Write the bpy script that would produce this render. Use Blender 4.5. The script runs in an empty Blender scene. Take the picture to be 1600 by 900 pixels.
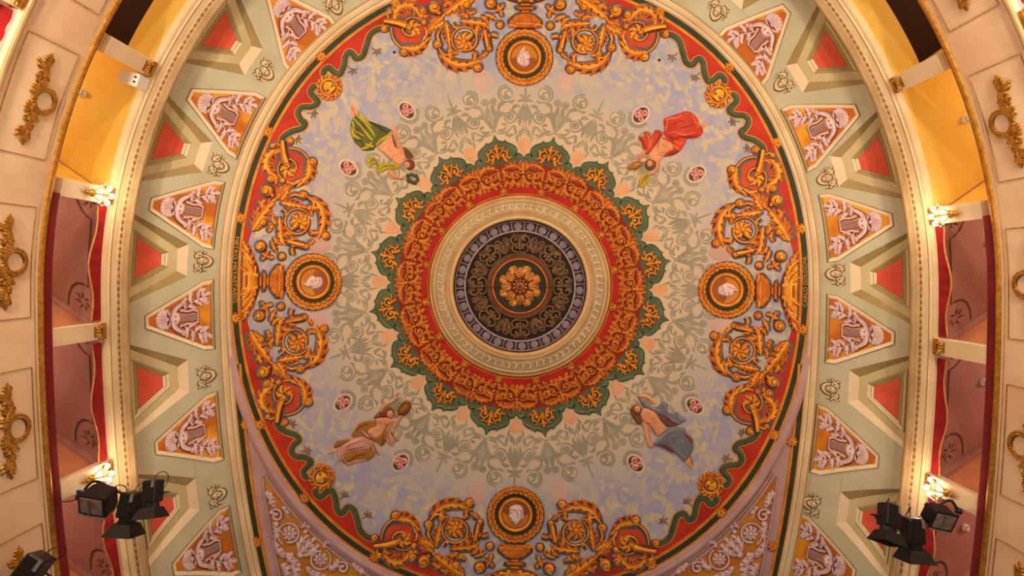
import bpy, math, random
from mathutils import Vector, Matrix
from mathutils.geometry import delaunay_2d_cdt
import numpy as np
random.seed(7)
PI = math.pi
SC = bpy.context.scene
COL = SC.collection

# ------------------------------------------------------------------ camera
F = 900.0                       # focal length in pixels of the 1600x900 frame
CX, CY = 812.0, 425.0           # where the zenith falls in the frame
cam = bpy.data.cameras.new('camera')
cam.sensor_width = 36.0
cam.lens = F / 1600.0 * 36.0
cam.shift_x = -(CX - 800.0) / 1600.0
cam.shift_y = -(450.0 - CY) / 1600.0
cam.clip_start = 0.05
cam_o = bpy.data.objects.new('camera', cam)
COL.objects.link(cam_o)
cam_o.rotation_euler = (PI, 0, 0)      # on the stalls floor, looking straight up
SC.camera = cam_o

# ------------------------------------------------------------------ world, exposure
w = bpy.data.worlds.new('hall_ambient')
SC.world = w
w.use_nodes = True
w.node_tree.nodes['Background'].inputs[0].default_value = (1.0, 0.85, 0.72, 1)
w.node_tree.nodes['Background'].inputs[1].default_value = 0.25
vs = SC.view_settings
vs.view_transform = 'Standard'
vs.look = 'None'
vs.gamma = 1.0
vs.use_curve_mapping = False
vs.exposure = -0.08
ADDED_LAMP_W = 310.0                  # each lower tier sconce, added out of view to light the ceiling
GLOW_W = 17.0                   # each top tier sconce
BOX_FILL_W = 30.0                    # each hidden lamp added inside a top tier box as fill
LAMP_COL = (1.0, 0.78, 0.53)

# ------------------------------------------------------------------ materials
def lin(c):
    return tuple((x / 255.0 / 12.92) if x / 255.0 <= 0.04045 else ((x / 255.0 + 0.055) / 1.055) ** 2.4 for x in c)

MATS = {}
def mat(name, c1, c2=None, scale=6.0, rough=0.75, metal=0.0, bump=0.0, bscale=40.0, emit=0.0, detail=4.0, lo=0.35, hi=0.65):
    if name in MATS:
        return MATS[name]
    m = bpy.data.materials.new(name)
    m.use_nodes = True
    nt = m.node_tree
    b = nt.nodes['Principled BSDF']
    b.inputs['Roughness'].default_value = rough
    b.inputs['Metallic'].default_value = metal
    a = lin(c1)
    tc = nt.nodes.new('ShaderNodeNewGeometry')
    if c2 is not None:
        n = nt.nodes.new('ShaderNodeTexNoise')
        n.inputs['Scale'].default_value = scale
        n.inputs['Detail'].default_value = detail
        nt.links.new(tc.outputs['Position'], n.inputs['Vector'])
        r = nt.nodes.new('ShaderNodeValToRGB')
        r.color_ramp.elements[0].position = lo
        r.color_ramp.elements[1].position = hi
        r.color_ramp.elements[0].color = (*a, 1)
        r.color_ramp.elements[1].color = (*lin(c2), 1)
        nt.links.new(n.outputs['Fac'], r.inputs['Fac'])
        nt.links.new(r.outputs['Color'], b.inputs['Base Color'])
    else:
        b.inputs['Base Color'].default_value = (*a, 1)
    if bump > 0:
        n2 = nt.nodes.new('ShaderNodeTexNoise')
        n2.inputs['Scale'].default_value = bscale
        nt.links.new(tc.outputs['Position'], n2.inputs['Vector'])
        bp = nt.nodes.new('ShaderNodeBump')
        bp.inputs['Strength'].default_value = bump
        bp.inputs['Distance'].default_value = 0.02
        nt.links.new(n2.outputs['Fac'], bp.inputs['Height'])
        nt.links.new(bp.outputs['Normal'], b.inputs['Normal'])
    if emit > 0:
        b.inputs['Emission Color'].default_value = (*a, 1)
        b.inputs['Emission Strength'].default_value = emit
    MATS[name] = m
    return m

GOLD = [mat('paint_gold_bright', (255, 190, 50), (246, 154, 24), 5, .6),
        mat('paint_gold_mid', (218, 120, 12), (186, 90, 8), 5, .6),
        mat('paint_gold_brown', (122, 54, 8), (92, 36, 6), 5, .65)]  # painted highlight, body and shading tones of the gold ornament
GOLDR = [GOLD[0], GOLD[1], mat('paint_gold_line', (232, 150, 36), (206, 118, 20), 4, .6)]
GREY = [mat('paint_olive_grey', (172, 166, 150), (156, 150, 134), 2, .8)] * 3
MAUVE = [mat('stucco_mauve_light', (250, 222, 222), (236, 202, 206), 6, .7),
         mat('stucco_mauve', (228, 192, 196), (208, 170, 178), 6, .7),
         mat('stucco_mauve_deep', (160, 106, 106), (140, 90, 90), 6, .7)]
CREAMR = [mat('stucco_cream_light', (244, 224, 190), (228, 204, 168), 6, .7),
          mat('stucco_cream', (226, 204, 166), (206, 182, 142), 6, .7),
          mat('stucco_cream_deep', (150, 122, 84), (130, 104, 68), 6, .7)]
BRONZE = [mat('bronze_light', (150, 112, 66), (112, 80, 46), 8, .5),
          mat('bronze_mid', (100, 70, 40), (78, 52, 30), 8, .5),
          mat('bronze_dark', (48, 32, 20), (36, 22, 14), 8, .5)]
GILT = [mat('gilt_light', (236, 186, 92), (206, 148, 58), 14, .34, .75),
        mat('gilt_mid', (210, 154, 66), (176, 118, 40), 14, .36, .75),
        mat('gilt_deep', (140, 88, 32), (112, 66, 22), 14, .4, .7)]
M_SHADOW_BLUE = mat('paint_slate_shadow', (92, 96, 116), (110, 108, 122), 3, .8)  # painted outline and drop shadow behind the gold ornament
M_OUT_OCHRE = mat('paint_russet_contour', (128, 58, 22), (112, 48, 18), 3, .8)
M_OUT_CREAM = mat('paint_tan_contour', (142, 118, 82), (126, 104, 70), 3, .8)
M_OUT_RED = mat('paint_umber_contour', (112, 34, 14), (96, 28, 12), 3, .8)
M_RED = mat('paint_vermilion', (206, 52, 26), (178, 34, 16), 1.6, .7)
M_REDIN = mat('paint_crimson', (196, 20, 8), (170, 14, 8), 1.6, .7)
M_REDDK = mat('paint_oxblood', (148, 34, 10), (132, 26, 8), 3, .7)
M_GREEN = mat('paint_green', (82, 102, 74), (64, 84, 58), 2.5, .7)
M_GREENL = mat('paint_green_pale', (112, 130, 96), (86, 106, 76), 2.5, .7)
M_GREEND = mat('paint_green_dark', (46, 62, 40), (38, 52, 34), 2.5, .7)
M_CREAM = mat('plaster_cream', (232, 208, 168), (214, 186, 144), 1.4, .7)
M_CREAML = mat('plaster_cream_pale', (246, 226, 190), (232, 208, 168), 1.4, .7)
M_CREAMD = mat('plaster_cream_tan', (190, 158, 112), (170, 138, 94), 2, .7)
M_STONE = mat('plaster_stone', (218, 192, 154), (196, 166, 126), 3.5, .72, bump=.15)
M_STONED = mat('plaster_stone_brown', (164, 128, 90), (138, 104, 70), 3.5, .72)
M_COVE = mat('paint_sage', (206, 202, 176), (192, 186, 158), 1.2, .8)
M_OLIVE = mat('paint_olive_light', (214, 200, 156), (196, 180, 134), 1.2, .8)
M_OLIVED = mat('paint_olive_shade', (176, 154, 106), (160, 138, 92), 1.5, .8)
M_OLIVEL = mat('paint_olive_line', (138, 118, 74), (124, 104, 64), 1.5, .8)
M_BLUSH = mat('paint_blush_cream', (248, 228, 198), (238, 214, 182), 1.2, .8)  # cream paint, also the painted lit faces of the coffers
M_CORAL = mat('paint_coral', (234, 100, 74), (216, 80, 58), 1.3, .8)
M_ORANGE = mat('paint_ochre', (196, 104, 18), (246, 170, 28), 0.9, .75, lo=.46, hi=.6)
M_OCHRE = mat('paint_ochre_brown', (196, 118, 30), (218, 150, 40), 2.0, .75)
M_MAUVE = mat('plaster_mauve', (204, 166, 166), (188, 150, 152), 1.6, .75)
M_MAUVED = mat('plaster_mauve_line', (150, 108, 110), (136, 96, 98), 2, .75)
M_PURPLE = mat('paint_aubergine', (70, 50, 60), (56, 38, 48), 4, .7)
M_LILAC = mat('paint_lilac', (196, 178, 186), (172, 152, 164), 6, .6)
M_LILACD = mat('paint_lilac_shade', (118, 98, 112), (104, 84, 98), 6, .6)
M_DARK = mat('paint_umber_dark', (40, 24, 14), (30, 18, 12), 4, .8)
M_PEACH = mat('paint_peach', (240, 184, 140), (228, 168, 122), 2, .8)
M_PINK = mat('paint_rose_oval', (220, 188, 178), (206, 168, 160), 1.2, .8)
M_WHITEP = mat('paint_rose_white', (238, 214, 200), (226, 196, 184), 3, .8)
M_ROSE = [mat('paint_rose_light', (246, 196, 190), (234, 160, 158), 20, .8),
          mat('paint_rose', (226, 130, 130), (206, 96, 100), 20, .8),
          mat('paint_rose_deep', (170, 44, 54), (150, 36, 44), 20, .8)]
M_LEAFG = mat('paint_leaf_green', (86, 90, 52), (62, 66, 40), 20, .8)
M_SKIN = mat('paint_skin', (236, 172, 132), (220, 148, 106), 3, .7)
M_SKIND = mat('paint_skin_shade', (186, 112, 78), (166, 94, 64), 3, .7)
M_HAIR = mat('paint_hair', (134, 74, 38), (106, 56, 28), 6, .7)
M_LIME = mat('paint_lime', (206, 186, 34), (176, 158, 28), 3, .7)
M_MOSS = mat('paint_moss', (96, 104, 36), (76, 86, 32), 3, .7)
M_SCAR = mat('paint_scarlet', (212, 66, 38), (188, 46, 28), 3, .7)
M_SCARL = mat('paint_scarlet_light', (240, 116, 62), (226, 96, 52), 3, .7)
M_SCARD = mat('paint_scarlet_deep', (150, 30, 22), (132, 26, 20), 3, .7)
M_DPINK = mat('paint_dusky_pink', (218, 160, 146), (198, 136, 124), 3, .7)
M_DPINKD = mat('paint_dusky_fold', (150, 92, 82), (134, 80, 72), 3, .7)
M_MUST = mat('paint_mustard', (176, 118, 38), (150, 96, 30), 3, .7)
M_SLATE = mat('paint_slate', (122, 128, 142), (98, 104, 122), 3, .7)
M_SLATEL = mat('paint_slate_light', (156, 160, 166), (140, 144, 154), 3, .7)
M_MAROON = mat('paint_maroon', (126, 68, 62), (106, 54, 52), 3, .7)
M_BLACK = mat('black_enamel', (15, 14, 17), (20, 18, 22), 8, .4)
M_BLACKF = mat('black_flap', (9, 8, 9), (12, 11, 12), 8, .6)
M_STEEL = mat('grey_steel', (170, 166, 166), (140, 136, 138), 10, .35, .6)
M_LENS = mat('smoky_lens', (108, 92, 92), (150, 134, 132), 9, .25)
M_WHITE = mat('white_plastic', (240, 236, 232), (230, 224, 220), 8, .4)
M_WALL = mat('parapet_cream', (236, 206, 172), (222, 184, 150), 1.1, .72, bump=.1, bscale=12)
M_POST = mat('post_cream', (240, 218, 184), (228, 200, 164), 1.3, .7)
M_BOX = mat('box_rose_plaster', (204, 154, 142), (188, 136, 126), 1.0, .8)
M_SALMON = mat('box_salmon_plaster', (222, 150, 110), (206, 132, 96), 1.0, .8)
M_YELLOW = mat('box_yellow_plaster', (255, 220, 110), (250, 206, 88), 0.9, .75)
M_BROWNHOLE = mat('hatch_brown', (52, 22, 8), (44, 18, 8), 1, .9)
M_BOXLINE = mat('box_line_umber', (116, 84, 70), (102, 72, 60), 3, .8)
M_VELVET = mat('red_velvet', (170, 6, 22), (140, 4, 16), 3, .85)
M_VELVETD = mat('red_velvet_shaded', (132, 4, 14), (110, 4, 12), 3, .85)  # velvet red darkened to include the shade on the rail
M_FRINGE = mat('gold_braid', (206, 150, 86), (182, 122, 60), 12, .6)
M_GLOBE = mat('lit_bulb', (255, 226, 180), emit=22.0)
M_GLASS = mat('frosted_glass_drop', (246, 232, 220), (226, 208, 198), 30, .15, emit=0.6)  # emission makes the drops glow beside the bulbs
M_CABLE = mat('black_cable', (28, 22, 22), (34, 26, 26), 5, .6)
M_BLUEC = mat('blue_connector', (30, 60, 130), (36, 70, 140), 5, .5)

def field_material():
    m = bpy.data.materials.new('fresco_field')
    m.use_nodes = True
    nt = m.node_tree
    L = nt.links
    b = nt.nodes['Principled BSDF']
    b.inputs['Roughness'].default_value = .8
    g = nt.nodes.new('ShaderNodeTexCoord')
    # distance from the centre of the painted field, in metres
    ln = nt.nodes.new('ShaderNodeVectorMath'); ln.operation = 'LENGTH'
    L.new(g.outputs['Object'], ln.inputs[0])
    nz = nt.nodes.new('ShaderNodeTexNoise')
    nz.inputs['Scale'].default_value = 1.1; nz.inputs['Detail'].default_value = 3
    L.new(g.outputs['Object'], nz.inputs['Vector'])
    ad = nt.nodes.new('ShaderNodeMath'); ad.operation = 'MULTIPLY_ADD'
    L.new(nz.outputs['Fac'], ad.inputs[0]); ad.inputs[1].default_value = 1.0
    L.new(ln.outputs['Value'], ad.inputs[2])
    mr = nt.nodes.new('ShaderNodeMapRange')
    mr.inputs['From Min'].default_value = 3.0; mr.inputs['From Max'].default_value = 5.6
    L.new(ad.outputs[0], mr.inputs['Value'])
    base = nt.nodes.new('ShaderNodeValToRGB')
    e = base.color_ramp.elements
    e[0].position = 0.0; e[0].color = (*lin((240, 204, 170)), 1)
    e[1].position = 1.0; e[1].color = (*lin((176, 176, 192)), 1)
    for p, c in ((.18, (230, 205, 172)), (.5, (218, 199, 174)), (.74, (198, 190, 186))):
        k = e.new(p); k.color = (*lin(c), 1)
    L.new(mr.outputs['Result'], base.inputs['Fac'])
    # brushy violet and straw patches, stronger away from the centre
    vo = nt.nodes.new('ShaderNodeTexVoronoi')
    vo.feature = 'SMOOTH_F1'; vo.inputs['Scale'].default_value = 13.0; vo.inputs['Smoothness'].default_value = .6
    wn = nt.nodes.new('ShaderNodeTexNoise'); wn.inputs['Scale'].default_value = 2.2; wn.inputs['Detail'].default_value = 3
    L.new(g.outputs['Object'], wn.inputs['Vector'])
    mxv = nt.nodes.new('ShaderNodeMix'); mxv.data_type = 'VECTOR'
    mxv.inputs['Factor'].default_value = .45
    L.new(g.outputs['Object'], mxv.inputs[4]); L.new(wn.outputs['Color'], mxv.inputs[5])
    L.new(mxv.outputs[1], vo.inputs['Vector'])
    pr = nt.nodes.new('ShaderNodeValToRGB')
    pe = pr.color_ramp.elements
    pr.color_ramp.interpolation = 'EASE'
    pe[0].position = 0.0; pe[0].color = (*lin((160, 164, 206)), 1)
    pe[1].position = 1.0; pe[1].color = (*lin((230, 208, 160)), 1)
    for p, c in ((.34, (174, 172, 202)), (.5, (190, 184, 188)), (.66, (210, 196, 170))):
        k = pe.new(p); k.color = (*lin(c), 1)
    L.new(vo.outputs['Color'], pr.inputs['Fac'])
    f2 = nt.nodes.new('ShaderNodeMapRange')
    f2.inputs['From Min'].default_value = 4.5; f2.inputs['From Max'].default_value = 5.5
    f2.inputs['To Max'].default_value = .8
    L.new(ad.outputs[0], f2.inputs['Value'])
    mx = nt.nodes.new('ShaderNodeMix'); mx.data_type = 'RGBA'
    L.new(f2.outputs['Result'], mx.inputs['Factor'])
    L.new(base.outputs['Color'], mx.inputs[6]); L.new(pr.outputs['Color'], mx.inputs[7])
    L.new(mx.outputs[2], b.inputs['Base Color'])
    return m
M_FIELD = field_material()

# ------------------------------------------------------------------ geometry kit
class G:
    """collects vertices (u, v, h) and faces with a material slot"""
    def __init__(s):
        s.v = []; s.f = []; s.m = []
    def add(s, vs_, fs, ms=0):
        o = len(s.v)
        s.v.extend(vs_)
        for i, f in enumerate(fs):
            s.f.append(tuple(o + k for k in f))
            s.m.append(ms if isinstance(ms, int) else ms[i])
        return s
    def join(s, g, fn=None):
        s.add([fn(p) for p in g.v] if fn else g.v, g.f, g.m)
        return s
    def mesh(s, name, mats, fn, smooth=True):
        me = bpy.data.meshes.new(name)
        me.from_pydata([fn(p) for p in s.v], [], s.f)
        if not isinstance(mats, (list, tuple)):
            mats = [mats]
        for m in mats:
            me.materials.append(m)
        me.polygons.foreach_set('material_index', [min(k, len(mats) - 1) for k in s.m])
        if smooth:
            me.polygons.foreach_set('use_smooth', [True] * len(s.f))
        me.update()
        return me

def link(name, me, parent=None, loc=None, rotz=0.0):
    o = bpy.data.objects.new(name, me)
    COL.objects.link(o)
    if parent is not None:
        o.parent = parent
    if loc is not None:
        o.location = loc
    if rotz:
        o.rotation_euler = (0, 0, rotz)
    return o

def tag(o, label, cat, group=None, kind=None):
    if label: o['label'] = label
    if cat: o['category'] = cat
    if group: o['group'] = group
    if kind: o['kind'] = kind
    return o

def empty(name, loc, rotz=0.0, scale=None):
    o = bpy.data.objects.new(name, None)
    o.empty_display_size = .1
    COL.objects.link(o)
    o.location = loc
    o.rotation_euler = (0, 0, rotz)
    if scale: o.scale = scale
    return o

def clone(root, loc=None, rotz=None, scale=None):
    def cp(o, parent):
        c = o.copy()
        COL.objects.link(c)
        c.parent = parent
        for ch in KIDS.get(o.name, []):
            cp(ch, c)
        return c
    r = cp(root, None)
    if loc is not None: r.location = loc
    if rotz is not None: r.rotation_euler = (0, 0, rotz)
    if scale is not None: r.scale = scale
    return r
KIDS = {}
def part(name, me, parent, **k):
    o = link(name, me, parent, **k)
    KIDS.setdefault(parent.name, []).append(o)
    return o

def spline(pts, n, closed=False):
    P = [np.array(p, float) for p in pts]
    m = len(P)
    out = []
    segs = m if closed else m - 1
    for i in range(n):
        t = i / (n if closed else n - 1) * segs
        k = min(int(t), segs - 1); t -= k
        if closed:
            a, b, c, d = P[(k - 1) % m], P[k], P[(k + 1) % m], P[(k + 2) % m]
        else:
            b, c = P[k], P[k + 1]
            a = P[k - 1] if k > 0 else 2 * b - c
            d = P[k + 2] if k + 2 < m else 2 * c - b
        out.append(tuple(.5 * (2 * b + (c - a) * t + (2 * a - 5 * b + 4 * c - d) * t * t + (3 * b - a - 3 * c + d) * t ** 3)))
    return out

def tangents(P, closed=False):
    n = len(P); T = []
    for i in range(n):
        a = P[(i - 1) % n] if closed or i else P[i]
        b = P[(i + 1) % n] if closed or i < n - 1 else P[i]
        d = (b[0] - a[0], b[1] - a[1]); l = math.hypot(*d) or 1
        T.append((d[0] / l, d[1] / l))
    return T

ROUND = ((-1, 0), (-.62, .78), (0, 1), (.62, .78), (1, 0))
FLAT = ((-1, 1), (1, 1))
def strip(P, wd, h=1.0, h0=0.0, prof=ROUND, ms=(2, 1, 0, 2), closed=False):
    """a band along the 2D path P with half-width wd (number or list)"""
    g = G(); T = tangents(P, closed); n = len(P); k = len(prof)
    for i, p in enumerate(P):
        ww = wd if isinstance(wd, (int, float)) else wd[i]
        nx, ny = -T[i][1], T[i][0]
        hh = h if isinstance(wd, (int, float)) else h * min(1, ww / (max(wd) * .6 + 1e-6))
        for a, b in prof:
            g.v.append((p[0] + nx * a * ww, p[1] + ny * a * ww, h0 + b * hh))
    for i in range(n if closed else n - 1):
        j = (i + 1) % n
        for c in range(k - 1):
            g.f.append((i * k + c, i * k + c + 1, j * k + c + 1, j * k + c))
            g.m.append(ms[c] if len(ms) > c else ms[-1])  # slots paint shaded edges and a bright crown across the band
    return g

def leaf(pts, wmax, h=2.0, lobes=5, h0=0.0, n=None, peak=.42, saw=.52, flat=False, both=True):
    """acanthus leaf: toothed edges sweeping forward, raised flanks, sunk midrib"""
    sub = 5
    n = n or lobes * sub + 1
    P = spline(pts, n) if len(pts) > 1 else pts
    T = tangents(P); g = G()
    L = sum(math.dist(P[i][:2], P[i + 1][:2]) for i in range(n - 1))
    for i, p in enumerate(P):
        t = i / (n - 1)
        env = math.sin(PI * t ** (math.log(.5) / math.log(peak))) ** .75 if 0 < t < 1 else 0.0
        if i == 0: env = .22
        fr = (t * lobes) % 1.0
        e = wmax * env * (1 - saw * (1 - fr ** .6)) * 1.06 if i < n - 1 else 0.0
        fwd = fr * L / lobes * .75 * env
        nx, ny = -T[i][1], T[i][0]; tx, ty = T[i]
        hh = h * (.35 + .65 * env) if i < n - 1 else .1
        for sgn in (-1, 1):
            eo = e if (both or sgn > 0) else e * .55
            g.v.append((p[0] + nx * sgn * eo + tx * fwd, p[1] + ny * sgn * eo + ty * fwd, h0 + (hh if flat else 0)))
            g.v.append((p[0] + nx * sgn * eo * .5 + tx * fwd * .35, p[1] + ny * sgn * eo * .5 + ty * fwd * .35, h0 + hh))
        g.v.append((p[0], p[1], h0 + (hh if flat else hh * .62)))
    for i in range(n - 1):
        a, b = i * 5, (i + 1) * 5
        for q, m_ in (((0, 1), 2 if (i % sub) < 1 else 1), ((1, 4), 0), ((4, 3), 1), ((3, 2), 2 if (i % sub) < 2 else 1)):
            g.f.append((a + q[0], a + q[1], b + q[1], b + q[0])); g.m.append(m_)  # slots paint lighter and darker flanks into the leaf
    return g

def ball(u, v, r, h=None, h0=0.0, n=12, rings=3, ms=(2, 1, 0)):
    h = r * .8 if h is None else h
    g = G()
    for j in range(rings):
        a = j / rings * PI / 2
        for i in range(n):
            t = 2 * PI * i / n
            g.v.append((u + r * math.cos(a) * math.cos(t), v + r * math.cos(a) * math.sin(t), h0 + h * math.sin(a)))
    g.v.append((u, v, h0 + h))
    for j in range(rings - 1):
        for i in range(n):
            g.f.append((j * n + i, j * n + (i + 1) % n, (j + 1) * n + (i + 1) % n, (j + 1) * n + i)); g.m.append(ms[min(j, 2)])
    for i in range(n):
        g.f.append(((rings - 1) * n + i, (rings - 1) * n + (i + 1) % n, rings * n)); g.m.append(ms[2])
    return g

def disc(u, v, r, h, ry=None, rot=0.0, n=32, h0=None):
    ry = r if ry is None else ry
    c, s = math.cos(rot), math.sin(rot)
    pts = [(u + r * math.cos(2 * PI * i / n) * c - ry * math.sin(2 * PI * i / n) * s,
            v + r * math.cos(2 * PI * i / n) * s + ry * math.sin(2 * PI * i / n) * c) for i in range(n)]
    return prism(pts, h, h - .3 if h0 is None else h0)

def ellipse(u, v, r, ry, rot=0.0, n=28, a0=0.0):
    c, s = math.cos(rot), math.sin(rot)
    return [(u + r * math.cos(a0 + 2 * PI * i / n) * c - ry * math.sin(a0 + 2 * PI * i / n) * s,
             v + r * math.cos(a0 + 2 * PI * i / n) * s + ry * math.sin(a0 + 2 * PI * i / n) * c) for i in range(n)]

def prism(pts, h, h0=0.0, m=0):
    g = G(); n = len(pts)
    g.v = [(p[0], p[1], h0) for p in pts] + [(p[0], p[1], h) for p in pts]
    g.f = [tuple(range(n, 2 * n))] + [(i, (i + 1) % n, n + (i + 1) % n, n + i) for i in range(n)]
    g.m = [m] * (n + 1)
    return g

def puff(pts, H, R=4.0, h0=0.0, step=2.0, m=0, edge_m=None):
    """a closed outline swelling to height H at distance R from its edge"""
    P = np.array([p[:2] for p in pts], float)
    # refine the outline
    O = []
    for i in range(len(P)):
        a, b = P[i], P[(i + 1) % len(P)]
        k = max(1, int(np.linalg.norm(b - a) / (step * 1.5)))
        for j in range(k): O.append(a + (b - a) * j / k)
    O = np.array(O); nO = len(O)
    lo, hi = O.min(0), O.max(0)
    gx, gy = np.meshgrid(np.arange(lo[0], hi[0], step), np.arange(lo[1], hi[1], step))
    gx = gx + (np.arange(gx.shape[0])[:, None] % 2) * step / 2
    Q = np.stack([gx.ravel(), gy.ravel()], 1)
    A, B = O, np.roll(O, -1, 0)
    def dist(Q):
        d = np.full(len(Q), 1e9)
        for a, b in zip(A, B):
            ab = b - a; t = np.clip(((Q - a) @ ab) / max(ab @ ab, 1e-9), 0, 1)
            d = np.minimum(d, np.linalg.norm(Q - (a + t[:, None] * ab), axis=1))
        return d
    ins = np.zeros(len(Q), bool)
    for a, b in zip(A, B):
        c = (a[1] > Q[:, 1]) != (b[1] > Q[:, 1])
        with np.errstate(divide='ignore', invalid='ignore'):
            x = (b[0] - a[0]) * (Q[:, 1] - a[1]) / (b[1] - a[1]) + a[0]
        ins ^= c & (Q[:, 0] < x)
    Q = Q[ins]
    dq = dist(Q) if len(Q) else np.zeros(0)
    keep = dq > step * .45
    Q, dq = Q[keep], dq[keep]
    V = [Vector(p) for p in np.vstack([O, Q])] if len(Q) else [Vector(p) for p in O]
    E = [(i, (i + 1) % nO) for i in range(nO)]
    rv, re_, rf, ov, oe, of_ = delaunay_2d_cdt(V, E, [], 1, 1e-5)
    hs = np.concatenate([np.zeros(nO), H * np.sqrt(np.clip(1 - (1 - np.clip(dq / R, 0, 1)) ** 2, 0, 1))])
    g = G()
    for i, p in enumerate(rv):
        hh = hs[ov[i][0]] if ov[i] else 0.0
        g.v.append((p.x, p.y, h0 + hh))
    for f in rf:
        if len(f) >= 3:
            g.f.append(tuple(f))
            e = edge_m is not None and min(g.v[k][2] for k in f) <= h0 + 1e-4
            g.m.append(edge_m if e else m)
    return g

def spiral(cx, cy, r0, r1, a0, turns, n=22):
    """from radius r0 at angle a0 (degrees) winding in to r1"""
    out = []
    for i in range(n):
        t = i / (n - 1)
        r = r0 + (r1 - r0) * t ** .85
        a = math.radians(a0) + turns * 2 * PI * t
        out.append((cx + r * math.cos(a), cy + r * math.sin(a)))
    return out

def taper(n, a, b, mid=None):
    if mid is None:
        return [a + (b - a) * i / (n - 1) for i in range(n)]
    return [a + (mid - a) * (2 * i / (n - 1)) if i < n / 2 else mid + (b - mid) * (2 * i / (n - 1) - 1) for i in range(n)]

def bend(P, cxy, k):
    return P

# ------------------------------------------------------------------ the ceiling frame
ZC = 12.4                     # height of the flat painted ceiling above the lens
S = ZC / F                    # metres per pixel on the ceiling
CEN = Vector((0.5 * S, 22 * S, ZC))
ROT = math.radians(1.1)
def LF(p):                    # local pixels (u, v, h) to metres, h hanging down
    return (p[0] * S, p[1] * S, -p[2] * S)
def at(u, v):                 # a spot on the ceiling, pixels from its centre
    return CEN + Vector((u * S, v * S, 0))
def atr(u, v):
    c, s = math.cos(ROT), math.sin(ROT)
    return at(u * c - v * s, u * s + v * c)

DY = 22 * S
# plan curves: x = a cos(tau), y = b sin(tau); b differs towards the stage
def plan(a, bu, bl, tau, n=2.0):
    if tau > 0:                   # the long straight arms towards the stage
        y = 7.0 * tau + (bu - 7.0) * (1 - math.exp(-3 * tau)) / 3
        return (a * math.sqrt(max(0.0, 1 - (y / bl) ** 2)), DY + y)
    e = 2 / n
    return (a * max(0, math.cos(tau)) ** e, DY - bu * abs(math.sin(tau)) ** e)
NI = 2.12
A_I, BU_I, BL_I = 463 * S, 500 * S, 1020 * S
A_W, BU_W, BL_W = 7.79, 8.65, 17.4
def wall_pt(side, tau, d, z):
    x, y = plan(A_W - d, BU_W - d, BL_W - d, tau)
    return Vector((side * x, y, z))
Z_O, Z_P, Z_L, Z_B = 11.25, 9.40, 10.78, 8.0
def cove_pt(side, tau, s, h=0.0):
    """point of the cove, s = 0 at the ceiling and 1 behind the cornice, h metres proud"""
    def raw(tau, s):
        k = math.sin(s * PI / 2)
        a = A_I + (7.74 - A_I) * k
        bu = BU_I + (8.58 - BU_I) * k
        bl = BL_I + (17.2 - BL_I) * k
        x, y = plan(a, bu, bl, tau, 2 + (NI - 2) * (1 - k))
        return Vector((side * x, y, ZC - (ZC - Z_O) * (1 - math.cos(s * PI / 2))))
    p = raw(tau, s)
    if h:
        e = 1e-3
        n = (raw(tau + e, s) - raw(tau - e, s)).cross(raw(tau, s + e) - raw(tau, s - e))
        n.normalize()
        if n.z > 0: n = -n
        p = p + n * h
    return p
def px_of(p):
    return (CX + F * p.x / p.z, CY + F * p.y / p.z)

def cove_find(px, py):
    """tau, s and side of the cove seen at a pixel of the survey"""
    side = -1 if px < CX else 1
    best = None
    t0, t1, s0, s1 = -1.55, 1.7, 0.0, 1.0
    for it in range(6):
        best = None
        for i in range(25):
            for j in range(17):
                t = t0 + (t1 - t0) * i / 24; s = s0 + (s1 - s0) * j / 16
                q = px_of(cove_pt(side, t, s))
                d = (q[0] - px) ** 2 + (q[1] - py) ** 2
                if best is None or d < best[0]: best = (d, t, s)
        dt, ds = (t1 - t0) / 8, (s1 - s0) / 6
        t0, t1, s0, s1 = best[1] - dt, best[1] + dt, max(0, best[2] - ds), min(1.0, best[2] + ds)
    return side, best[1], best[2]

class CoveMap:
    """local (w along the cove, r outwards, h proud) in pixels at a spot of the cove"""
    def __init__(s, side, tau, s0):
        s.side, s.tau, s.s0 = side, tau, s0
        s.tab = []
        base = px_of(cove_pt(side, tau, s0))
        for i in range(61):
            q = px_of(cove_pt(side, tau, i / 60))
            s.tab.append(math.copysign(math.dist(q, base), i / 60 - s0))
        s.org = cove_pt(side, tau, s0)
    def st(s, w_, r):
        tb = s.tab
        if r <= tb[0]: ss = 0.0 + (r - tb[0]) / max(1e-6, (tb[1] - tb[0])) / 60
        elif r >= tb[-1]: ss = 1.0
        else:
            k = max(i for i in range(61) if tb[i] <= r); k = min(k, 59)
            ss = (k + (r - tb[k]) / (tb[k + 1] - tb[k])) / 60
        ss = max(0.0, ss)
        e = 2e-3
        a, b = px_of(cove_pt(s.side, s.tau - e, ss)), px_of(cove_pt(s.side, s.tau + e, ss))
        return s.tau + w_ * 2 * e / math.dist(a, b), ss
    def world(s, p):
        t, ss = s.st(p[0], p[1])
        return cove_pt(s.side, t, ss, p[2] * .0131)
    def fn(s, p):
        return s.world(p) - s.org

def sweep(pts_fn, taus, prof, closed=False):
    """profile points (d, z) carried along tau by pts_fn(tau, d, z)"""
    g = G(); k = len(prof)
    for t in taus:
        for q in prof: g.v.append(tuple(pts_fn(t, q[0], q[1])))
    n = len(taus)
    for i in range(n if closed else n - 1):
        j = (i + 1) % n
        for c in range(k - 1):
            g.f.append((i * k + c, i * k + c + 1, j * k + c + 1, j * k + c))
            g.m.append(prof[c][2] if len(prof[c]) > 2 else 0)
    return g
ID = lambda p: p
def lrange(a, b, n): return [a + (b - a) * i / (n - 1) for i in range(n)]

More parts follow.
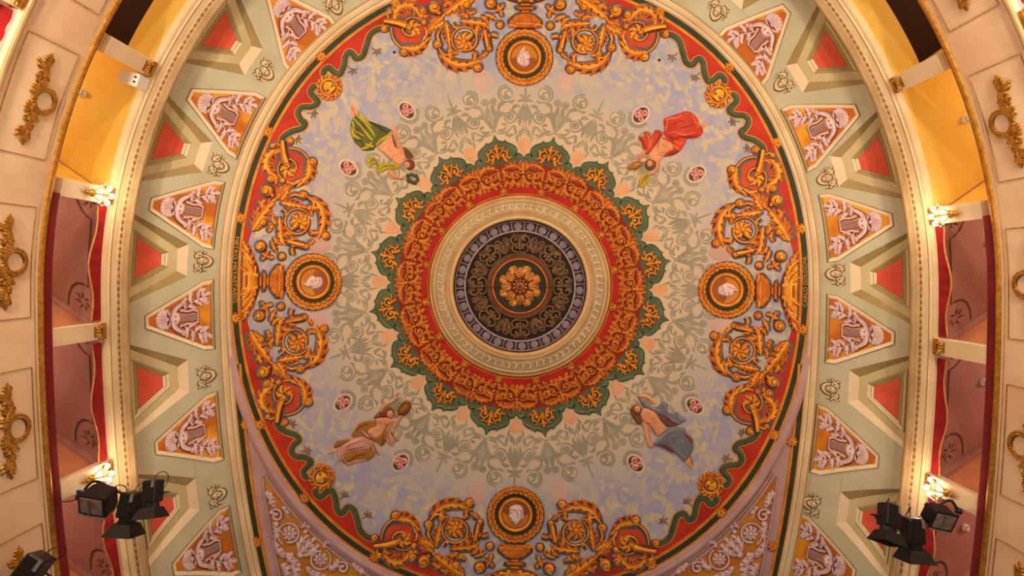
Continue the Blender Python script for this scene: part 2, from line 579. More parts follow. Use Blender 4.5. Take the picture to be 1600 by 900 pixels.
# ================================================================== STRUCTURE
# flat ceiling (mauve ground that shows in the spandrels)
g = G()
outl = []
for t in lrange(-PI / 2, 1.75, 70): outl.append(plan(A_I, BU_I, BL_I, t, NI))
outl = outl + [(-x, y) for x, y in reversed(outl)]
g = prism([(x, y) for x, y in outl], 0.0, -.05)
ceiling = link('ceiling', g.mesh('ceiling', M_MAUVE, lambda p: (p[0] - CEN.x, p[1] - CEN.y, -p[2]), False), None, CEN)
tag(ceiling, 'painted theatre ceiling with wavy edged pale blue and cream field', None, None, 'structure')

def oval(a, da, t):            # ellipse of the painted oval, pixels
    e = 2 / NI; c, s_ = math.cos(t), math.sin(t)
    return (math.copysign((a + da) * abs(c) ** e, c), math.copysign((a + da + 37) * abs(s_) ** e, s_))
def oval_ring(prof, n=160):
    g = G(); k = len(prof)
    for i in range(n):
        t = 2 * PI * i / n
        for q in prof: g.v.append((*oval(q[0], 0, t), q[1]))
    for i in range(n):
        j = (i + 1) % n
        for c in range(k - 1):
            g.f.append((i * k + c, i * k + c + 1, j * k + c + 1, j * k + c)); g.m.append(prof[c][2] if len(prof[c]) > 2 else 0)
    return g

def cpart(name, g, mats, smooth=True, h=0, rot=True, label=None):
    o = part(name, g.mesh(name, mats, LF, smooth), ceiling)
    if rot: o.rotation_euler = (0, 0, ROT)
    if label: o['label'] = label
    return o

cpart('red_ground', prism([oval(440, 0, 2 * PI * i / 128) for i in range(128)], .3, 0), M_RED, False, label='vermilion painted border ground')
cpart('green_band', oval_ring([(452.5, 0.0, 1), (452.5, .9, 1), (449.6, .9, 1), (449.6, .5, 0), (441.2, .5, 0), (441.2, 1.0, 1), (436.8, 1.0, 1), (436.8, .2, 1)]),
      [M_GREEND, GOLDR[2]], False, label='dark green band with gold edges')
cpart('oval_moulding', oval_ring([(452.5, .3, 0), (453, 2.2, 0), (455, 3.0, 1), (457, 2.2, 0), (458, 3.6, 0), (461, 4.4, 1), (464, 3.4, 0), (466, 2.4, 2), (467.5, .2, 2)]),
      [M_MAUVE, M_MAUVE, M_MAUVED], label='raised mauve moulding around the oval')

# horseshoe moulding and lower green bands where the oval leaves the cove
for side in (-1, 1):
    def fI(t, d, h):
        x, y = plan(A_I + d * S, BU_I + d * S, BL_I + d * S, t, NI)
        return (side * x, y, ZC - h * S)
    gI = sweep(fI, lrange(-PI / 2, 1.62, 120), [(-12.5, .6, 0), (-12.2, 3.0, 0), (-9.5, 4.2, 1), (-7, 3.2, 2), (-6, 4.6, 0), (-1.5, 6.2, 1), (1.5, 5.0, 0), (3.0, 4.2, 2), (4.2, 5.0, 0), (6, 3.0, 2), (7, -2, 2)])
    o = link('trim_1' if side < 0 else 'trim_2', gI.mesh('horseshoe_moulding', [M_CREAM, M_CREAML, M_CREAMD], ID))
    tag(o, 'cream stepped moulding between the sage cove and the red painted ceiling', None, None, 'structure')
    gB = sweep(fI, lrange(.25, 1.62, 50), [(-10.5, .2, 1), (-10.5, 1.6, 1), (-13.6, 1.6, 1), (-13.6, 1.2, 0), (-21.5, 1.2, 0), (-21.5, 1.7, 1), (-25.5, 1.7, 1), (-25.5, .1, 1)])
    ob = part('lower_green_band', gB.mesh('lower_green_band', [M_GREEND, GOLDR[2]], ID, False), o)
    ob['label'] = 'dark green band with gold edges beside the spandrel'

# cove shell behind the coffers, one half each side
TAU_END = 1.6
for side in (-1, 1):
    g = G(); nt_, ns_ = 90, 12
    for t in lrange(-PI / 2, TAU_END, nt_):
        for s_ in lrange(0, 1, ns_): g.v.append(tuple(cove_pt(side, t, s_, -.11)))
    for i in range(nt_ - 1):
        for j in range(ns_ - 1):
            a = i * ns_ + j; g.f.append((a, a + 1, a + ns_ + 1, a + ns_)); g.m.append(0)
    o = link('wall_cove_left' if side < 0 else 'wall_cove_right', g.mesh('cove_shell', M_OLIVE, ID))
    tag(o, 'curved sage cove rising from the cornice to the painted ceiling', None, None, 'structure')
    if side < 0: COVE_L = o
    else: COVE_R = o
COVE = {-1: COVE_L, 1: COVE_R}

# cornice
for side in (-1, 1):
    fW = lambda t, d, z: wall_pt(side, t, d, z)
    prof = [(-.10, 10.78, 0), (.0, 10.78, 0), (.015, 10.80, 1), (.02, 10.86, 0), (.05, 10.87, 2), (.05, 10.90, 0), (.085, 10.99, 3), (.10, 10.99, 3), (.11, 11.00, 2),
            (.155, 11.0, 3), (.165, 11.02, 2), (.18, 11.02, 3), (.185, 11.05, 2), (.205, 11.05, 3), (.21, 11.075, 2), (.235, 11.08, 2), (.245, 11.12, 4), (.20, 11.2, 4), (-.02, 11.22, 4)]
    g = sweep(fW, lrange(-PI / 2, TAU_END, 130), prof)
    o = link('trim_3' if side < 0 else 'trim_4', g.mesh('cornice', [M_CREAM, M_CREAML, M_CREAMD, M_STONE, M_STONED], ID, False))
    tag(o, 'stone coloured cornice with a row of oval beads above the boxes', None, None, 'structure')
    gb = G()
    L = 0; tt = -PI / 2; prev = wall_pt(side, tt, .13, 11.0)
    while tt < TAU_END - .02:
        tt += .0025
        q = wall_pt(side, tt, .13, 11.0)
        L += (q - prev).length
        if L > .115:
            L = 0
            d1 = (wall_pt(side, tt + .001, .13, 11) - q).normalized()
            n1 = Vector((0, 0, 1)).cross(d1)
            b_ = ball(0, 0, 1, 1, n=8, rings=2, ms=(0, 0, 0))
            gb.join(b_, lambda p: tuple(q + d1 * (p[0] * .046) + n1 * (p[1] * .026) + Vector((0, 0, -p[2] * .022))))
        prev = q
    ob = part('bead_row', gb.mesh('bead_row', mat('bead_umber', (146, 110, 76), (126, 94, 62), 4, .7), ID), o)
    ob['kind'] = 'stuff'

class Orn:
    """a painted ornament: every leaf, stem and ball its own piece over one painted outline, shifted like a drop shadow"""
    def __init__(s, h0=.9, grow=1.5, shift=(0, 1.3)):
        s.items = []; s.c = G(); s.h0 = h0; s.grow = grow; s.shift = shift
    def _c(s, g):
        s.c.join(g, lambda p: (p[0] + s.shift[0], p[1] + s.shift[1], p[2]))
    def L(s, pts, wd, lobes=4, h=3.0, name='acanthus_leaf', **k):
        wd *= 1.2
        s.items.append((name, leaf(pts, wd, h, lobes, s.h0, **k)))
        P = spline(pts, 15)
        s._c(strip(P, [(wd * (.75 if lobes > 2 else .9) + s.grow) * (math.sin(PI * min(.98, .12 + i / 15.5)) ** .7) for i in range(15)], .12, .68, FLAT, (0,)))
    def T(s, pts, w0, w1=None, mid=None, h=None, name='stem', n=24, raw=False):
        P = pts if raw else spline(pts, n)
        n = len(P)
        w1 = w0 if w1 is None else w1
        ww = [x * 1.12 for x in taper(n, w0, w1, mid)]
        s.items.append((name, strip(P, ww, h or max(ww) * 1.0, s.h0)))
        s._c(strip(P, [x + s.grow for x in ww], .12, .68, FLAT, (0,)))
    def B(s, p, q, r, name='ball'):
        g = ball(p, q, r, r * .9, s.h0, 14, 4, (2, 1, 0))
        g.join(strip(spiral(p, q, r * .75, r * .15, 40, 1.1, 12), r * .16, r * .25, s.h0 + r * .72, ms=(2, 1, 0, 2)))
        s.items.append((name, g))
        s._c(disc(p, q, r + s.grow, .8, n=16))
    def P(s, pts, H, R, name, step=1.6, extra=None):
        g = puff(pts, H, R, s.h0, step, m=0, edge_m=1)
        if extra: g.join(extra)
        s.items.append((name, g))
        cx_ = sum(p[0] for p in pts) / len(pts); cy_ = sum(p[1] for p in pts) / len(pts)
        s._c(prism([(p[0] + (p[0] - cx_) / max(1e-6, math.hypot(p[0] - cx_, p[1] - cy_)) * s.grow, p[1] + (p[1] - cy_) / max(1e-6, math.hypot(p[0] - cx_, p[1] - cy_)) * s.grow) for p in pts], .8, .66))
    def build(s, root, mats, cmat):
        part('painted_shadow_contour', s.c.mesh('painted_shadow_contour', cmat, LF, False), root)
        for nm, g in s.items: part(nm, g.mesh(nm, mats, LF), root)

SIDE_T = {-1: 'longer inscription side', 1: 'shorter inscription side'}
BAY = {1: 'dark hatch box', 2: 'yellow box', 3: 'rose box beside yellow', 4: 'second rose box', 5: 'rose box behind spotlights', 6: 'rose box past spotlights'}
# ================================================================== COVE: coffers, lyre panels, cherub masks
LYRES = {-1: [(458, 35), (347, 175), (292, 328), (285, 497), (297, 680), (322, 862)],
         1: [(1190, 57), (1287, 197), (1337, 350), (1340, 520), (1318, 700), (1284, 872)]}
COFF = {-1: [(353, 60), (266, 225), (238, 405), (245, 600), (258, 795)],
        1: [(1293, 85), (1363, 250), (1385, 435), (1376, 617), (1350, 812)]}
MASKS = {-1: [(525, 8), (415, 112), (343, 259), (318, 408), (323, 588), (340, 773)],
         1: [(1120, 18), (1222, 130), (1291, 279), (1305, 428), (1297, 608), (1267, 787)]}

class Coffer(CoveMap):
    RA, WA, RE, WE = -56.0, 25.0, 50.0, 78.0
    def edge(s, ss, sg):
        """tau of the opening's side at cove height ss"""
        tb = s.tab
        k = min(59, int(ss * 60)); r = tb[k] + (tb[k + 1] - tb[k]) * (ss * 60 - k)
        r = max(s.RA, r)
        wv = s.WA + (s.WE - s.WA) * (r - s.RA) / (s.RE - s.RA)
        return s.st(sg * wv, r)[0]

def patch(g, cm, c4, nu, nv, m):
    """bilinear patch of the cove between four (w, r, h) corners"""
    o = len(g.v)
    a, b, c, d = [np.array(x, float) for x in c4]
    for i in range(nu + 1):
        for j in range(nv + 1):
            x, y = i / nu, j / nv
            p = (a * (1 - x) + b * x) * (1 - y) + (d * (1 - x) + c * x) * y
            g.v.append(tuple(p))
    for i in range(nu):
        for j in range(nv):
            k = o + i * (nv + 1) + j
            g.f.append((k, k + 1, k + nv + 2, k + nv + 1)); g.m.append(m)

def trap_ring(g, cm, outer, inner, mm, nseg=6):
    """ring of four patches between two trapezia ((r_in, w_in, r_out, w_out), h)"""
    (r0, w0, r1, w1), h = outer
    (q0, v0, q1, v1), k = inner
    O = [(-w0, r0, h), (w0, r0, h), (w1, r1, h), (-w1, r1, h)]
    I = [(-v0, q0, k), (v0, q0, k), (v1, q1, k), (-v1, q1, k)]
    for e in range(4):
        f = (e + 1) % 4
        patch(g, cm, (O[e], O[f], I[f], I[e]), nseg, 1, mm[e])

def lerp4(a, b, t): return tuple(x + (y - x) * t for x, y in zip(a, b))

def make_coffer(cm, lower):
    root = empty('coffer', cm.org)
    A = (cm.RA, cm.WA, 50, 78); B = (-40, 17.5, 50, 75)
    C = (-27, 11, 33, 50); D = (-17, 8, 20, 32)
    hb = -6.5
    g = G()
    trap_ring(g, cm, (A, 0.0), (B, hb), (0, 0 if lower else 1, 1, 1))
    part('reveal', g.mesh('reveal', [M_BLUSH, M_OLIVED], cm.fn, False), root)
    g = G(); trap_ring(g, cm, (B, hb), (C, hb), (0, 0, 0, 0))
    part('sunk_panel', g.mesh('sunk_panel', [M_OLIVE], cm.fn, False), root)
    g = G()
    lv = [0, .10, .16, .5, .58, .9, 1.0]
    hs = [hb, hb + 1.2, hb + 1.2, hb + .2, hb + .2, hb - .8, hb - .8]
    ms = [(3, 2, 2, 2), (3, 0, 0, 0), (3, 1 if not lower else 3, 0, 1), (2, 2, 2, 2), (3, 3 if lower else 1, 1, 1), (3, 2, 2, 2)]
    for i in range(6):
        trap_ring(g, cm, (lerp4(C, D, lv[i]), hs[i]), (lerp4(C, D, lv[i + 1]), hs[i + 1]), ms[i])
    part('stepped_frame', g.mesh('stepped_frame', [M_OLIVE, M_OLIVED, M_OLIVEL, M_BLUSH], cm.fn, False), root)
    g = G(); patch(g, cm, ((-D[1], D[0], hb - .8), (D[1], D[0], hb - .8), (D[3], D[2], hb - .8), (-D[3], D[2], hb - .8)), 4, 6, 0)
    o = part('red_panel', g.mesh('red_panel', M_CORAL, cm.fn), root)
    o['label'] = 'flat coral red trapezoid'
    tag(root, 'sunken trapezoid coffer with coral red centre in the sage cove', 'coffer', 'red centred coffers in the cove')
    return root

CM = {}
for side in (-1, 1):
    found = [cove_find(*p) for p in COFF[side]]
    taus = [f[1] for f in found]; s0 = sum(f[2] for f in found) / len(found)
    ext = [taus[0] - (taus[1] - taus[0]) * 1.05] + taus + [taus[-1] + (taus[-1] - taus[-2]) * .92]
    ext = [ext[0] - .36] + ext
    CM[side] = [Coffer(side, t, s0 if not (1 <= i - 2 < 6 and False) else s0) for i, t in enumerate(ext)]
    for i, cm in enumerate(CM[side]):
        py = px_of(cm.org)[1]
        if -120 < py < 1020:
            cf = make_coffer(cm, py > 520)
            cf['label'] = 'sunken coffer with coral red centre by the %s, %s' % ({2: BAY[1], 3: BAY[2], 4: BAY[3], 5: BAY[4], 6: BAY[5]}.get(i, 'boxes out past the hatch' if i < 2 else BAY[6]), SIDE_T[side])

# sage plaster between the coffers: one piece per lyre panel
for side in (-1, 1):
    cms = CM[side]
    bounds = [None] + cms + [None]
    for a, b in zip(bounds[:-1], bounds[1:]):
        g = G()
        def lim(c, ss, sg, below):
            if c is None: return -PI / 2 if sg > 0 else TAU_END
            return c.tau if below else c.edge(ss, sg)
        sa, sb = (a or b).st(0, Coffer.RA)[1], (b or a).st(0, Coffer.RA)[1]
        for blk in (0, 1):
            ssr = lrange(0, 1, 6) if blk == 0 else lrange(0, 1, 14)
            o = len(g.v); nc = 26
            for q in ssr:
                s_l, s_r = (sa * q, sb * q) if blk == 0 else (sa + (1 - sa) * q, sb + (1 - sb) * q)
                t0, t1 = lim(a, s_l, 1, blk == 0), lim(b, s_r, -1, blk == 0)
                if t1 < t0: t0 = t1 = (t0 + t1) / 2
                for j in range(nc + 1):
                    g.v.append(tuple(cove_pt(side, t0 + (t1 - t0) * j / nc, s_l + (s_r - s_l) * j / nc)))
            for i in range(len(ssr) - 1):
                for j in range(nc):
                    k = o + i * (nc + 1) + j
                    g.f.append((k, k + 1, k + nc + 2, k + nc + 1)); g.m.append(0)
        part('sage_plaster', g.mesh('sage_plaster', M_COVE, ID), COVE[side])

LP = [(-10, 60), (10, 60), (54, -33), (54, -51), (-54, -51), (-54, -33)]
def inset(poly, d):
    n = len(poly); out = []
    cx = sum(p[0] for p in poly) / n; cy = sum(p[1] for p in poly) / n
    for i in range(n):
        a, b, c = [np.array(poly[(i + k) % n], float) for k in (-1, 0, 1)]
        def nrm(p, q):
            t = (q - p) / np.linalg.norm(q - p); m = np.array((-t[1], t[0]))
            return m if m @ (np.array((cx, cy)) - p) > 0 else -m
        n1, n2 = nrm(a, b), nrm(b, c)
        k = 1 + n1 @ n2
        out.append(tuple(b + (n1 + n2) * d / k))
    return out

def ring_poly(p0, h0, p1, h1, m, g, nseg=5, ms=None):
    n = len(p0)
    for i in range(n):
        j = (i + 1) % n
        patch(g, None, ((*p0[i], h0), (*p0[j], h0), (*p1[j], h1), (*p1[i], h1)), nseg, 1, m if ms is None else ms[i])

def lyre_relief():
    """stucco trophy: shell, lyre with strings, two laurel sprays over a painted contour"""
    o = Orn(h0=.9, grow=.55, shift=(.5, .4))
    for k in range(9):
        a = math.radians(90 + (k - 4) * 25)
        o.L([(0, 26), (6.5 * math.cos(a), 27 + 5 * math.sin(a)), (14 * math.cos(a), 29 + 12.5 * math.sin(a))], 4.0, 2, 3.0, 'shell_rib', peak=.7)
    o.B(0, 25, 4, 'shell_knob')
    eyes = G()
    for sg in (-1, 1): eyes.join(ball(sg * 3.4, 11, 1.7, .5, 4.0, ms=(2, 2, 2), n=8))
    o.P(ellipse(0, 11, 10, 8.5), 3.2, 5, 'lyre_body', 2, eyes)
    for sg in (-1, 1):
        o.T([(sg * 5, 14), (sg * 12, 12), (sg * 17, 6), (sg * 21, -1)], 5.6, 3.2, h=3.6, name='lyre_arm', n=14)
        o.B(sg * 22, -2, 4.6, 'lyre_scroll')
        o.L([(sg * 3, 20), (sg * 9, 21), (sg * 14, 25)], 2.2, 2, 2, 'ribbon')
        o.T([(sg * 12, 4), (sg * 9, -8), (sg * 10, -18), (sg * 7, -26)], 1.9, 1.9, h=2.4, name='lyre_horn', n=14)
        sp = spline([(sg * 9, 2), (sg * 16, -10), (sg * 24, -22), (sg * 27, -36)], 20)
        o.T(sp, 1.0, h=1.6, name='laurel_stem', raw=True)
        for i, da, ln, ww in ((4, 60, 14, 4.2), (6, -55, 12, 4.0), (9, 55, 15, 4.6), (11, -60, 13, 4.2), (14, 50, 15, 4.6), (15, -50, 13, 4.2), (17, 12, 14, 4.4), (18, 70, 12, 4.0), (18, -65, 12, 4.0)):
            p = sp[i]; q = sp[min(19, i + 1)]
            a = math.atan2(q[1] - sp[i - 1][1], q[0] - sp[i - 1][0]) + math.radians(da) * sg
            e = (p[0] + ln * math.cos(a), p[1] + ln * math.sin(a))
            mid = ((p[0] + e[0]) / 2 + 1.2 * math.sin(a), (p[1] + e[1]) / 2 - 1.2 * math.cos(a))
            o.L([p, mid, (p[0] + (e[0] - p[0]) * 1.15, p[1] + (e[1] - p[1]) * 1.15)], ww * .78, 2, 2.4, 'laurel_leaf', peak=.42, saw=0)
    o.T([(-8, -25.5), (8, -25.5)], 1.2, h=2.4, name='lyre_bar', n=6)
    for x in (-4.4, -2.2, 0, 2.2, 4.4): o.T([(x, 3), (x, -25)], .6, h=1.4, name='string', n=6)
    return o
LYRE_P = lyre_relief()

LYRE_AT = ['past the dark hatch box', 'between the hatch box and yellow box', 'by the sconce of the yellow box', 'by the unlit rose box post', 'by the sconce over the spotlights', 'past the spotlights']
def make_lyre(side, px, py, idx):
    sd, tau, s0 = cove_find(px, py)
    cm = CoveMap(sd, tau, s0)
    root = empty('lyre_panel', cm.org)
    g = G()
    p0, p1, p2, p3 = LP, inset(LP, 1.2), inset(LP, 5.0), inset(LP, 6.8)
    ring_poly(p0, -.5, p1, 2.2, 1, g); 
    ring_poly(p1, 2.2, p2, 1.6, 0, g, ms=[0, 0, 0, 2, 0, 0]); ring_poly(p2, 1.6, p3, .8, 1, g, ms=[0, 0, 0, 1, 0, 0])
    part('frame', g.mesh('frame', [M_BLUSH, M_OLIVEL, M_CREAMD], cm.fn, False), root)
    g = G(); q = p3
    patch(g, cm, ((*q[0], .8), (*q[1], .8), (*q[2], .8), (*q[5], .8)), 10, 12, 0)
    patch(g, cm, ((*q[5], .8), (*q[2], .8), (*q[3], .8), (*q[4], .8)), 10, 2, 0)
    part('ochre_ground', g.mesh('ochre_ground', M_ORANGE, cm.fn), root)
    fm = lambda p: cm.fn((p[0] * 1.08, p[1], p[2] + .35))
    part('painted_shadow_contour', LYRE_P.c.mesh('painted_shadow_contour', M_OUT_OCHRE, fm, False), root)
    for nm, gg in LYRE_P.items: part(nm, gg.mesh(nm, MAUVE, fm), root)
    tag(root, 'ochre lyre panel in cream frame %s, %s' % (LYRE_AT[idx], SIDE_T[side]), 'panel', 'lyre panels around the cove')

def cherub():
    o = Orn(h0=.9, grow=1.0, shift=(.4, .6))
    o.T([(10.5 * math.cos(math.radians(a)), -2 - 11 * math.sin(math.radians(a))) for a in range(0, 181, 15)], 2.2, 2.2, 4.2, 3.4, 'hair', raw=True)
    f = G()
    for sg in (-1, 1):
        f.join(strip(spline([(sg * 1.2, -2.6), (sg * 3, -3.8), (sg * 5, -2.8)], 8), .6, .5, 4.2, ms=(2, 2, 2, 2))); f.join(ball(sg * 3, -1.2, 1.2, .4, 4.4, ms=(2, 2, 2), n=8))
    f.join(strip([(0, -2), (0, 2.2)], .9, .9, 4.6, ms=(2, 0, 0, 2))); f.join(strip([(-2.2, 4.4), (2.2, 4.4)], .7, .5, 4.2, ms=(2, 2, 2, 2)))
    o.P(ellipse(0, 0, 7.2, 8.6), 3.6, 5, 'face', 1.6, f)
    for sg in (-1, 1):
        o.T(spiral(sg * 12.5, 5, 4.8, 1.4, 90, sg * 1.2, 18), 1.8, 1.8, h=2.4, name='ribbon_curl', raw=True)
        o.T([(sg * 6, 9), (sg * 12, 11), (sg * 17, 6), (sg * 20, 1), (sg * 23, 4)], 2.4, 1.3, h=2.4, name='ribbon', n=16)
        o.L([(sg * 17, 7), (sg * 20, 11), (sg * 24, 12)], 2.2, 2, 2, 'ribbon_end'); o.L([(sg * 16, 0), (sg * 19, -4), (sg * 20, -8)], 2, 2, 2, 'ribbon_end')
    return o
CHER = cherub()
for side in (-1, 1):
    for k, p in enumerate(LYRES[side]): make_lyre(side, *p, k)
    for k, p in enumerate(MASKS[side]):
        sd, tau, s0 = cove_find(*p)
        cm = CoveMap(sd, tau, s0)
        root = empty('cherub_mask', cm.org)
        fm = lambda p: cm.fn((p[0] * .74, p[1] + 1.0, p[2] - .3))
        part('painted_shadow_contour', CHER.c.mesh('painted_shadow_contour', M_OUT_CREAM, fm, False), root)
        for nm, gg in CHER.items: part(nm, gg.mesh(nm, CREAMR, fm), root)
        tag(root, 'cream cherub mask at the coffer by the %s, %s' % ((['boxes past the hatch'] + [BAY[q] for q in range(1, 6)])[k], SIDE_T[side]), 'mask', 'cherub masks around the cove')

# ================================================================== THE PAINTED FIELD
BX, BY = 322.0, 356.5
HALF = [(0, 109), (30, 108), (65, 102), (90, 92), (110, 80), (130, 62), (140, 44), (150, 26), (167, 12), (190, 11), (205, 26), (211, 40)]
RIB_T = [(608, 46), (592, 46), (579, 55), (573, 72), (567, 88), (557, 92), (551, 84), (545, 82), (540, 90), (538, 103), (531, 117), (522, 113), (514, 106), (506, 112), (508, 122)]
RIB_L = [(498, 135), (489, 137), (486, 146), (494, 155), (497, 161), (488, 167), (473, 168), (466, 176), (470, 187), (477, 193), (472, 201), (456, 206), (443, 215), (439, 231)]
def unrot(p):
    u, v = p[0] - 812.5, p[1] - 447
    c, s = math.cos(-ROT), math.sin(-ROT)
    return (u * c - v * s, u * s + v * c)
RIB_T = [unrot(p) for p in RIB_T]; RIB_L = [unrot(p) for p in RIB_L]
tl = [(-(BX + q), -p) for p, q in HALF]
tl += list(reversed(RIB_L))[1:] + [(-312, -312)] + list(reversed(RIB_T))[:-1]
tl += [(-p, -(BY + q)) for p, q in reversed(HALF)]
quad = spline(tl, 130)
full = quad + [(-x, y) for x, y in reversed(quad)][1:-1]
full = full + [(x, -y) for x, y in reversed(full)][1:-1]
fld = cpart('fresco_field', prism(full, .6, .2), M_FIELD, False, label='pale blue and straw field fading to cream')

# red grounds inside the end volutes are part of the scrollwork below
# arabesque, sixteen sectors around the star
def pol(a, r): return (r * math.sin(math.radians(a)), -r * math.cos(math.radians(a)))
ARAB = G()
for sg in (-1, 1):
    def Q(*L): return [pol(sg * a, r) for a, r in L]
    fl = dict(h=.25, h0=.62, flat=True)
    st = dict(h=.25, h0=.62, prof=FLAT)
    A_ = ARAB.join
    # twin leaves on the tip of each lobe
    A_(leaf(Q((.3, 246), (1.0, 258), (2.2, 270), (3.0, 281)), 5.0, lobes=5, **fl)); A_(leaf(Q((1.6, 262), (1.1, 274), (.9, 286)), 3.4, lobes=3, **fl)); A_(leaf(Q((2.2, 266), (3.4, 270), (4.8, 270)), 4.2, lobes=3, **fl))
    A_(strip(spline(Q((.25, 243), (.4, 256), (.25, 272), (.5, 284)), 12), 0.78, **st))
    c = pol(sg * 1.4, 291); A_(strip(spiral(c[0], c[1], 6.8, 2.4, 60, sg * 1.5), 1.04, **st)); A_(disc(c[0], c[1], 2.8, .87, n=12))
    # outer disc with pale leaf and crescent
    c = pol(sg * 5.65, 302); A_(disc(c[0], c[1], 10.2, .84, n=24)); A_(strip(spiral(c[0], c[1], 14.0, 12.4, 60 if sg > 0 else 120, sg * .62, 22), taper(22, .4, 1.5, 1.6), **st))
    q = leaf([(c[0] - 6, c[1] + 5), (c[0] - 5, c[1] - 3), (c[0] + 3, c[1] - 6)], 3.0, .05, 3, .87, flat=True); q.m = [3] * len(q.m); A_(q)
    q = leaf([(c[0] - 1, c[1] + 1), (c[0] + 4, c[1] + 1), (c[0] + 5, c[1] + 6)], 2.8, .05, 2, .87, flat=True); q.m = [3] * len(q.m); A_(q)
    A_(leaf(Q((2.4, 279), (3.6, 286), (5.6, 289)), 3.5, lobes=4, **fl)); A_(leaf(Q((8.0, 292), (7.0, 288), (5.6, 289)), 2.3, lobes=2, **fl))
    # scroll between tip and valley
    c = pol(sg * 6.0, 265); A_(strip(spiral(c[0], c[1], 8.0, 2.6, 150 if sg > 0 else 30, sg * 1.6, 28), 1.10, **st)); A_(disc(c[0], c[1], 3.0, .87, n=12))
    A_(strip(spline(Q((4.5, 262), (5.6, 255), (7.6, 258), (9.0, 268), (10.2, 279), (11.1, 285)), 26), taper(26, .8, .9, 1.6), **st)); A_(leaf(Q((7.0, 276), (8.0, 281), (9.6, 281)), 3.4, lobes=3, **fl)); A_(leaf(Q((8.6, 266), (7.6, 272), (6.2, 276)), 2.7, lobes=3, **fl))
    # running stem from the lobe tip
    A_(strip(spline(Q((.3, 246), (1.6, 240.5), (3.6, 240), (5.6, 244), (7.2, 250), (8.4, 248)), 24), taper(24, .6, .8, 1.3), **st)); A_(leaf(Q((1.4, 246), (3.0, 244), (4.6, 249)), 3.5, lobes=3, **fl)); A_(leaf(Q((4.0, 241), (5.4, 236), (7.2, 237)), 3.4, lobes=3, **fl)); A_(leaf(Q((5.2, 250), (4.0, 254), (3.2, 253)), 2.5, lobes=2, **fl)); A_(leaf(Q((7.2, 249), (8.0, 243), (7.8, 236)), 2.7, lobes=3, **fl))
    # bow on the valley axis
    A_(leaf(Q((10.9, 284), (9.9, 272), (9.5, 260), (9.6, 250)), 3.8, lobes=5, **fl)); A_(leaf(Q((11.1, 282), (10.8, 268), (10.9, 252)), 2.7, lobes=4, **fl)); A_(leaf(Q((11.1, 287), (10.0, 290), (8.8, 288)), 2.7, lobes=2, **fl)); A_(leaf(Q((11.2, 288), (10.6, 295), (9.6, 299)), 2.5, lobes=2, **fl)); A_(leaf(Q((11.25, 288), (11.2, 302), (11.25, 320)), 1.7, lobes=2, **fl))
    A_(strip(spline(Q((10.6, 250), (10.9, 243), (10.2, 237), (9.2, 238)), 12), 0.91, **st)); A_(leaf(Q((10.6, 246), (9.6, 240), (9.6, 232)), 2.5, lobes=3, **fl)); A_(leaf(Q((9.2, 238), (8.4, 232), (8.9, 226)), 2.3, lobes=2, **fl))
me = ARAB.mesh('arabesque', GREY + [mat('paint_pale_cream', (226, 206, 176), (214, 194, 162), 2, .8)], LF, False)
PALM = G()
for a in (-1.6, -.8, 0, .8, 1.6):
    PALM.join(leaf([pol(11.25 + a * .3, 206), pol(11.25 + a, 219), pol(11.25 + a * 1.7, 232 - abs(a) * 3)], 3.4, .2, 2, .62, flat=True))
mp = PALM.mesh('peach_palmette', M_PEACH, LF, False)
STAR_ROT = math.radians(12.9)
for k in range(16):
    a = STAR_ROT + k * PI / 8
    o = part('arabesque', me, ceiling); o.rotation_euler = (0, 0, a)
    o = part('peach_palmette', mp, ceiling); o.rotation_euler = (0, 0, a)

# ------------------------------------------------------------------ star border with frieze
star = empty('star_border', CEN + Vector((0, 0, -.6 * S)))
tag(star, 'sixteen lobed dark green star border with gold fleurons around a red ring', 'border')
hl = []
for seg in ([(-11.25, 199.5), (-10.6, 204.5), (-9.4, 207.5), (-8.2, 207.4), (-7.5, 206)], [(-7.5, 206), (-8.3, 209.5), (-8.5, 214), (-7.5, 219.4), (-5.8, 223.6), (-4.3, 226.2), (-3.8, 230)], [(-3.8, 230), (-3.2, 227.4), (-1.8, 228.6), (-.8, 232), (0, 239)]):
    hl += spline(seg, 9)[:-1]
hl.append((0, 239))
lobe = hl + [(-a, r) for a, r in reversed(hl[:-1])]
pts = []
for k in range(16):
    for a, r in lobe[:-1]: pts.append(pol(a + k * 22.5, r))
def scale_pts(P, d): 
    return [(x * (1 - d / math.hypot(x, y)), y * (1 - d / math.hypot(x, y))) for x, y in P]
g = G()
n = len(pts)
lv = [(0, .2, 1), (0, 1.2, 1), (1.6, 1.6, 0), (4.6, 1.6, 2), (5.8, 1.2, 0)]
rings = [[(*p, h) for p in scale_pts(pts, d)] for d, h, _ in lv]
for r_ in rings: g.v.extend(r_)
for i in range(len(lv) - 1):
    for j in range(n):
        k = (j + 1) % n
        g.f.append((i * n + j, i * n + k, (i + 1) * n + k, (i + 1) * n + j)); g.m.append(lv[i][2])
o_ = len(g.v)
g.v.extend([(x * 190 / math.hypot(x, y), y * 190 / math.hypot(x, y), .9) for x, y in pts])
for j in range(n):
    k = (j + 1) % n
    g.f.append(((len(lv) - 1) * n + j, (len(lv) - 1) * n + k, o_ + k, o_ + j)); g.m.append(0)
part('green_star', g.mesh('green_star', [mat('paint_sap_green', (94, 112, 82), (74, 94, 66), 3, .7), M_GREEND, mat('paint_sap_pale', (124, 140, 106), (100, 118, 86), 3, .7)], LF, False), star, rotz=STAR_ROT)
